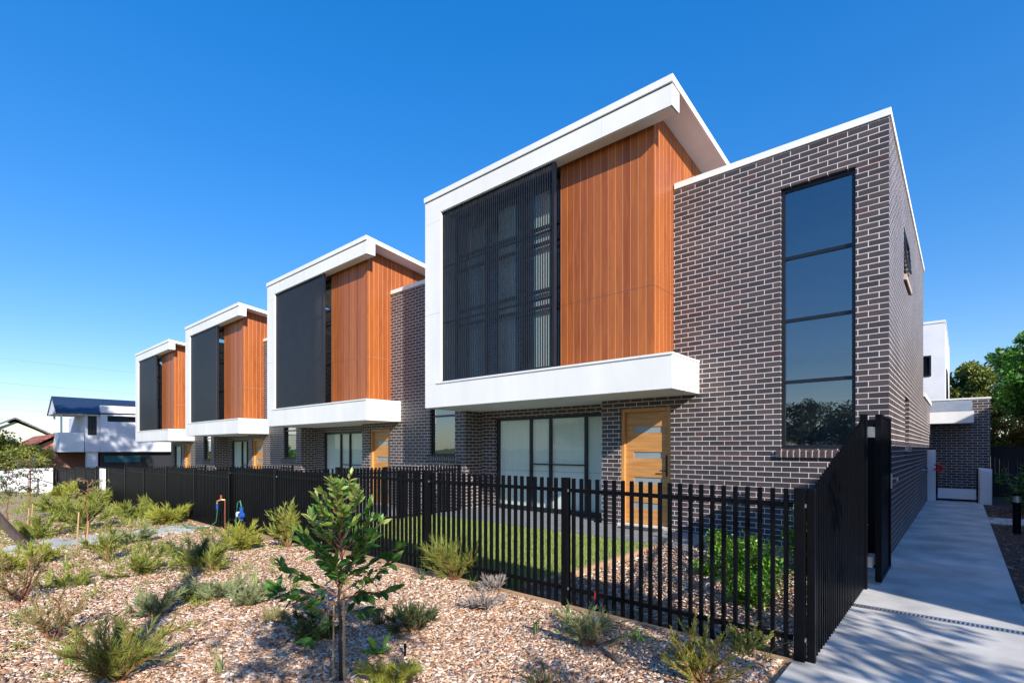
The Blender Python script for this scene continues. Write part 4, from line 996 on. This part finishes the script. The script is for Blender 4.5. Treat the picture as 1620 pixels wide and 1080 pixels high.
for (z0, az, le, ri, dp, nl, l0) in [(.40, 2.9, .24, .05, .16, 4, .10), (.43, 3.3, .42, .22, .05, 8, .10), (.46, .15, .22, .06, .05, 4, .105), (.50, .25, .36, .28, .0, 9, .10), (.52, 3.05, .46, .14, .04, 9, .10),
    (.56, -.2, .40, .10, .02, 8, .105), (.58, 3.5, .36, .22, 0, 8, .10), (.62, 1.3, .28, .2, 0, 7, .095), (.64, -1.3, .26, .2, 0, 7, .10), (.66, .1, .38, .22, 0, 10, .095), (.70, 2.8, .30, .24, 0, 9, .09), (.72, -.5, .27, .24, 0, 8, .09),
    (.76, 3.6, .26, .24, 0, 9, .088), (.80, .3, .26, .24, 0, 9, .085), (.84, 2.5, .20, .22, 0, 8, .083), (.86, -.3, .22, .2, 0, 8, .083), (.90, 3.3, .20, .2, 0, 8, .08), (.94, .5, .19, .22, 0, 8, .08), (.97, -1.2, .15, .18, 0, 7, .078),
    (1.0, 2.9, .16, .18, 0, 8, .075), (1.04, .0, .15, .18, 0, 8, .075), (1.08, 2.1, .12, .15, 0, 7, .07), (1.12, 3.7, .11, .14, 0, 7, .068), (1.16, .6, .10, .14, 0, 7, .065), (1.2, -1.0, .07, .12, 0, 6, .062), (1.22, 2.6, .06, .10, 0, 6, .06), (1.22, 1, .03, .06, 0, 6, .055)] + [(.60 + .036 * q, 2.4 * q, .34 * (1 - .045 * q), .20, 0, 6, .088 - .0018 * q) for q in range(17)]:
    branch(z0, az, le, ri, dp, nl, l0)
m.build('branch', M['redstem'], SAP)
pos = np.array(pos); dr = np.array(dr); ln = np.array(ln); top = np.array(top) + NR.normal(0, .12, len(top))
hi = top > .98
leafmesh('foliage', pos[~hi], dr[~hi], ln[~hi], ln[~hi] * .33, M['leafA'], SAP, sb); leafmesh('young_foliage', pos[hi], dr[hi], ln[hi], ln[hi] * .32, M['leafTop'], SAP, sb)
for (px, py, hz, r, lb) in [(545, 1082, .74, .010, 'thick timber stake tied against the foreground sapling trunk'), (527, 1078, .50, .006, 'thin bamboo cane just left of the foreground sapling trunk')]:
    b = P_(px, py); tag(MB().tube([(b[0], b[1], -.05), (b[0] + rnd.uniform(-.01, .01), b[1], hz)], [r, r * .9], 6).build('garden_stake', M['stake']), lb, 'stake')

# staked saplings at left
def thin_sapling(px, py, hpx, label, stakes, drooping, leafm='needleB'):
    b = P_(px, py); h = pxm(px, py, hpx); sc = gp(px, py)[1] / F_PX
    T = empty('staked_sapling', b, label, 'sapling'); m = MB()
    Pt = [Vector(b) + Vector((.02 * math.sin(i), .02 * math.cos(i * 1.7), h * i / 8)) for i in range(9)]
    m.tube(Pt, [.014 - .0013 * i for i in range(9)], 6); m.build('trunk', M['redstem'], T)
    pos = []; dr = []; m = MB()
    for k in range(drooping):
        p, _ = along(Pt, rnd.uniform(.45, .999)); a = rnd.uniform(0, 6.28); l = h * rnd.uniform(.1, .3); q = p + Vector((math.cos(a) * l, math.sin(a) * l, l * rnd.uniform(-.1, .7)))
        m.tube([p, (p + q) / 2 + Vector((0, 0, .03)), q], [.004, .003, .002], 4)
        for j in range(10): pos.append(p.lerp(q, rnd.uniform(.3, 1.05))); dr.append(Vector((rnd.gauss(0, .6), rnd.gauss(0, .6), rnd.gauss(-.3, .6))))
    m.build('branch', M['redstem'], T)
    quadleaves('foliage', np.array(pos), np.array(dr), NR.uniform(.05, .09, len(pos)), .025, M[leafm], T, b)
    for (qx, qy, qh, lb) in stakes:
        c = P_(qx, qy); hh = pxm(qx, qy, qh); tag(MB().tube([(c[0], c[1], c[2] - .05), (c[0], c[1] + .03, c[2] + hh)], [.013, .011], 6).build('garden_stake', M['stake']), lb, 'stake')
thin_sapling(137, 868, 108, 'thin red stemmed sapling with drooping dry tip', [(121, 872, 62, 'pale timber stake left of the thin red stemmed sapling'), (136, 874, 50, 'pale timber stake right of the thin red stemmed sapling')], 10)
thin_sapling(46, 835, 110, 'sparse grey leaved sapling before the white garden wall', [(43, 838, 35, 'short pale stake left of the sparse grey leaved sapling'), (49, 838, 42, 'short pale stake right of the sparse grey leaved sapling')], 60, 'greyleaf')
thin_sapling(12, 830, 90, 'sparse leafy sapling at the left edge by the white wall', [], 40, 'greyleaf')
# leaning timber at left edge
b = gp(44, 868)[0]; e = Vector(b) + rightv * -.62 + Vector((0, 0, .92)) + fwdv * -.2
m = MB(); dv = (e - Vector(b)).normalized(); s1 = fwdv * .03; s2 = dv.cross(fwdv).normalized() * .055
A = Vector(b) - dv * .1; m.hexa([A - s1 - s2, A + s1 - s2, A + s1 + s2, A - s1 + s2, e - s1 - s2, e + s1 - s2, e + s1 + s2, e - s1 + s2])
tag(m.build('leaning_timber', M['darktimber']), 'dark timber beam leaning up out of the left edge', 'timber beam')

# garden bed shrubs behind the corner of the fence
bed = [((-1.75, 6.0), .62, .50, 'leafy bright green shrub in the middle of the fenced bed'), ((-1.25, 6.9), .95, .50, 'tall bright green shrub beneath the tall window'), ((-2.2, 6.9), .55, .42, 'bright green shrub at the brick wall left of the tall one'),
       ((-1.55, 5.2), .48, .36, 'low bright green shrub nearest the corner of the fenced bed'), ((-1.05, 7.8), .80, .30, 'bright green shrub tucked against the brick corner'), ((-2.6, 7.7), .35, .22, 'small green plant beside the patio edge'), ((-2.25, 6.0), .30, .2, 'small low shrub at the left side of the fenced bed')]
for (x, y), h, r, lb in bed: leafy_plant('garden_shrub', lb, 'shrub', (x, y, 0), h, r, int(1500 * r * h / .15), .055, 'bedleaf', n_st=16, group='bright green shrubs in the fenced bed', up=.4)

# ------------------------------------------------------------------ trees
def tree(name, label, base, h, crown, cz, leafm, n, lsize, clumps=60, csz=.35, trunk_r=.15, seed=1, group=None, gaps=1.0, cat='tree', holes=0):
    r = np.random.default_rng(seed); T = empty(name, base, label, cat, group); m = MB()
    bx, by, bz = base
    top = Vector((bx, by, bz + cz)); m.tube([(bx, by, bz - .1), (bx + .05, by, bz + cz * .4), (bx, by + .05, bz + cz)], [trunk_r, trunk_r * .75, trunk_r * .5], 10)
    m.build('trunk', M['bark'], T, smooth=True); C = []
    while len(C) < clumps:
        v = r.uniform(-1, 1, 3)
        q = np.linalg.norm(v)
        if q < 1 and (q > .45 or r.random() < .3):
            C.append(v * np.array(crown) * (1 + r.normal(0, .08)) + [bx, by, bz + cz + crown[2] * .25])
    C = np.array(C); m = MB()
    for c in C[::3]:
        s = Vector((bx, by, bz + cz * r.uniform(.55, 1))); e = Vector(c); mid = s.lerp(e, .5) + Vector((0, 0, .12 * (e - s).length))
        m.tube([s, mid, e], [trunk_r * .35, trunk_r * .2, trunk_r * .06], 5)
    m.build('branch', M['bark'], T)
    k = r.integers(0, len(C), n); cs = r.uniform(.6, 1.35, len(C)) * csz
    off = r.normal(0, 1, (n, 3)); off /= np.linalg.norm(off, axis=1, keepdims=True); off *= (r.uniform(0, 1, (n, 1)) ** .5)
    pos = C[k] + off * cs[k][:, None] * [1, 1, .72]
    d = off + r.normal(0, .6, (n, 3)); d[:, 2] -= .15
    quadleaves('crown', pos, d, r.uniform(.7, 1.3, n) * lsize, lsize * .55, M[leafm], T, base)
    return T
# right of the path
tree('broad_tree', 'large dark green leafy tree at the right edge beyond the fence', (2.65, 25.5, 0), 7, (2.1, 2.3, 1.9), 3.5, 'treeleaf', 34000, .15, 95, .48, .2, seed=3)
tree('olive_green_tree', 'olive green tree behind the white house and the large tree', (.5, 37, 0), 7, (2.5, 2.3, 1.6), 3.9, 'oliveleaf', 34000, .17, 70, .6, .2, seed=5)
tree('autumn_bush', 'green and orange leafed bush above the dark paling fence', (1.25, 23.6, 0), 2.4, (.8, .6, .6), 1.7, 'autumnleaf', 7000, .10, 40, .28, .06, seed=6, cat='bush')
leafy_plant('shade_shrub', 'dark green shrub in shade at the right edge by the bollard', 'shrub', (1.2, 16.6, 0), 1.5, .6, 2200, .10, 'treeleaf', n_st=14)
# left
tree('distant_tree', 'dark grey green tree at the far left behind the hedge', (-70, -2.6, -1), 7, (4.0, 3.2, 2.6), 4.2, 'greyleaf', 9000, .42, 50, 1.0, .3, seed=8)
tree('hedge_bush', 'rounded bright green bush at the far left above the white wall', (-40.5, 1.6, -1), 3, (2.6, 1.9, 1.25), 1.9, 'oliveleaf', 12000, .17, 60, .5, .12, seed=9, cat='bush')
tree('loose_bush', 'loose yellow green bush in front of the red tiled roof', (-41.0, 3.6, -1), 3, (1.6, 1.2, 1.0), 1.7, 'needleY', 6000, .14, 40, .4, .1, seed=10, cat='bush')
tree('dark_bush', 'dark green bush at the left edge behind the sparse saplings', (-40.0, -.4, -1), 3, (1.8, 1.4, 1.0), 1.6, 'treeleaf', 8000, .16, 45, .45, .1, seed=12, cat='bush')
# beyond the frame on the right and behind the camera: these shade the path and fill the reflections
tree('street_tree', 'sparse street tree right of the path', (5.5, .9, 0), 6, (2.1, 1.9, 1.0), 3.2, 'treeleaf', 2600, .12, 42, .30, .12, seed=21)
T = empty('neighbouring_house', (9, 17, 0), 'flat roofed neighbouring house along the right of the path', 'house')
wall('x', 12, 6.2, 3.4, 31, -.2, 5.25, []).build('brick_wall', M['redbrick'], T)
MB().box(5.75, 12.05, 3.35, 31.05, 5.251, 5.39).build('roof', M['metal'], T)
MB().box(5.8, 12, 17.0, 30.9, 5.391, 5.8).build('upper_wall', M['redbrick'], T)  # unseen raised block, added to keep the rear brick wall shaded
for k in range(4): MB().box(5.76, 5.797, 6 + k * 6, 7.6 + k * 6, 1.1, 2.3).build('window', M['frameblack'], T)
for k, (x, y, q) in enumerate([(-24, -48, 1.5), (-13, -50, 1.7), (-2, -46, 1.45), (-38, -46, 1.6)]):
    tree('reflected_tree', ['broad street tree left of the opposite house', 'tall street tree behind the opposite house', 'round street tree right of the opposite house', 'street tree farther down the road'][k], (x, y, 0), 6, (6.4 * q, 4 * q, 1.5 * q), 2.0 * q, 'greyleaf', 20000, .30, 240, .8, .25, seed=30 + k)
gable_house('opposite_house', 'red brick house across the street', -27, -38, 14, 9, 2.8, 4.8, -.3, M['redbrick'], M['redtile'], hip=2)
T = empty('utility_pole', (3.55, -2.91, 0), 'timber utility pole behind the viewpoint', 'pole')
MB().tube([(3.55, -2.91, -.3), (3.55, -2.91, 9.6)], [.10, .075], 12).build('pole', M['polewood'], T)

tree('tall_street_tree', 'tall street tree left of the viewpoint', (-21, -3.8, -.4), 17, (3.2, 3.4, 2.6), 14.6, 'treeleaf', 3800, .4, 50, .7, .25, seed=41)

tree('added_shade_tree', 'added unseen tree beside the viewpoint, shading the mulch by the sapling', (1.3, -.35, 0), 3.4, (.62, .6, .5), 2.8, 'treeleaf', 1500, .09, 26, .2, .025, seed=52)  # unseen, added to cast the broad shade around the sapling
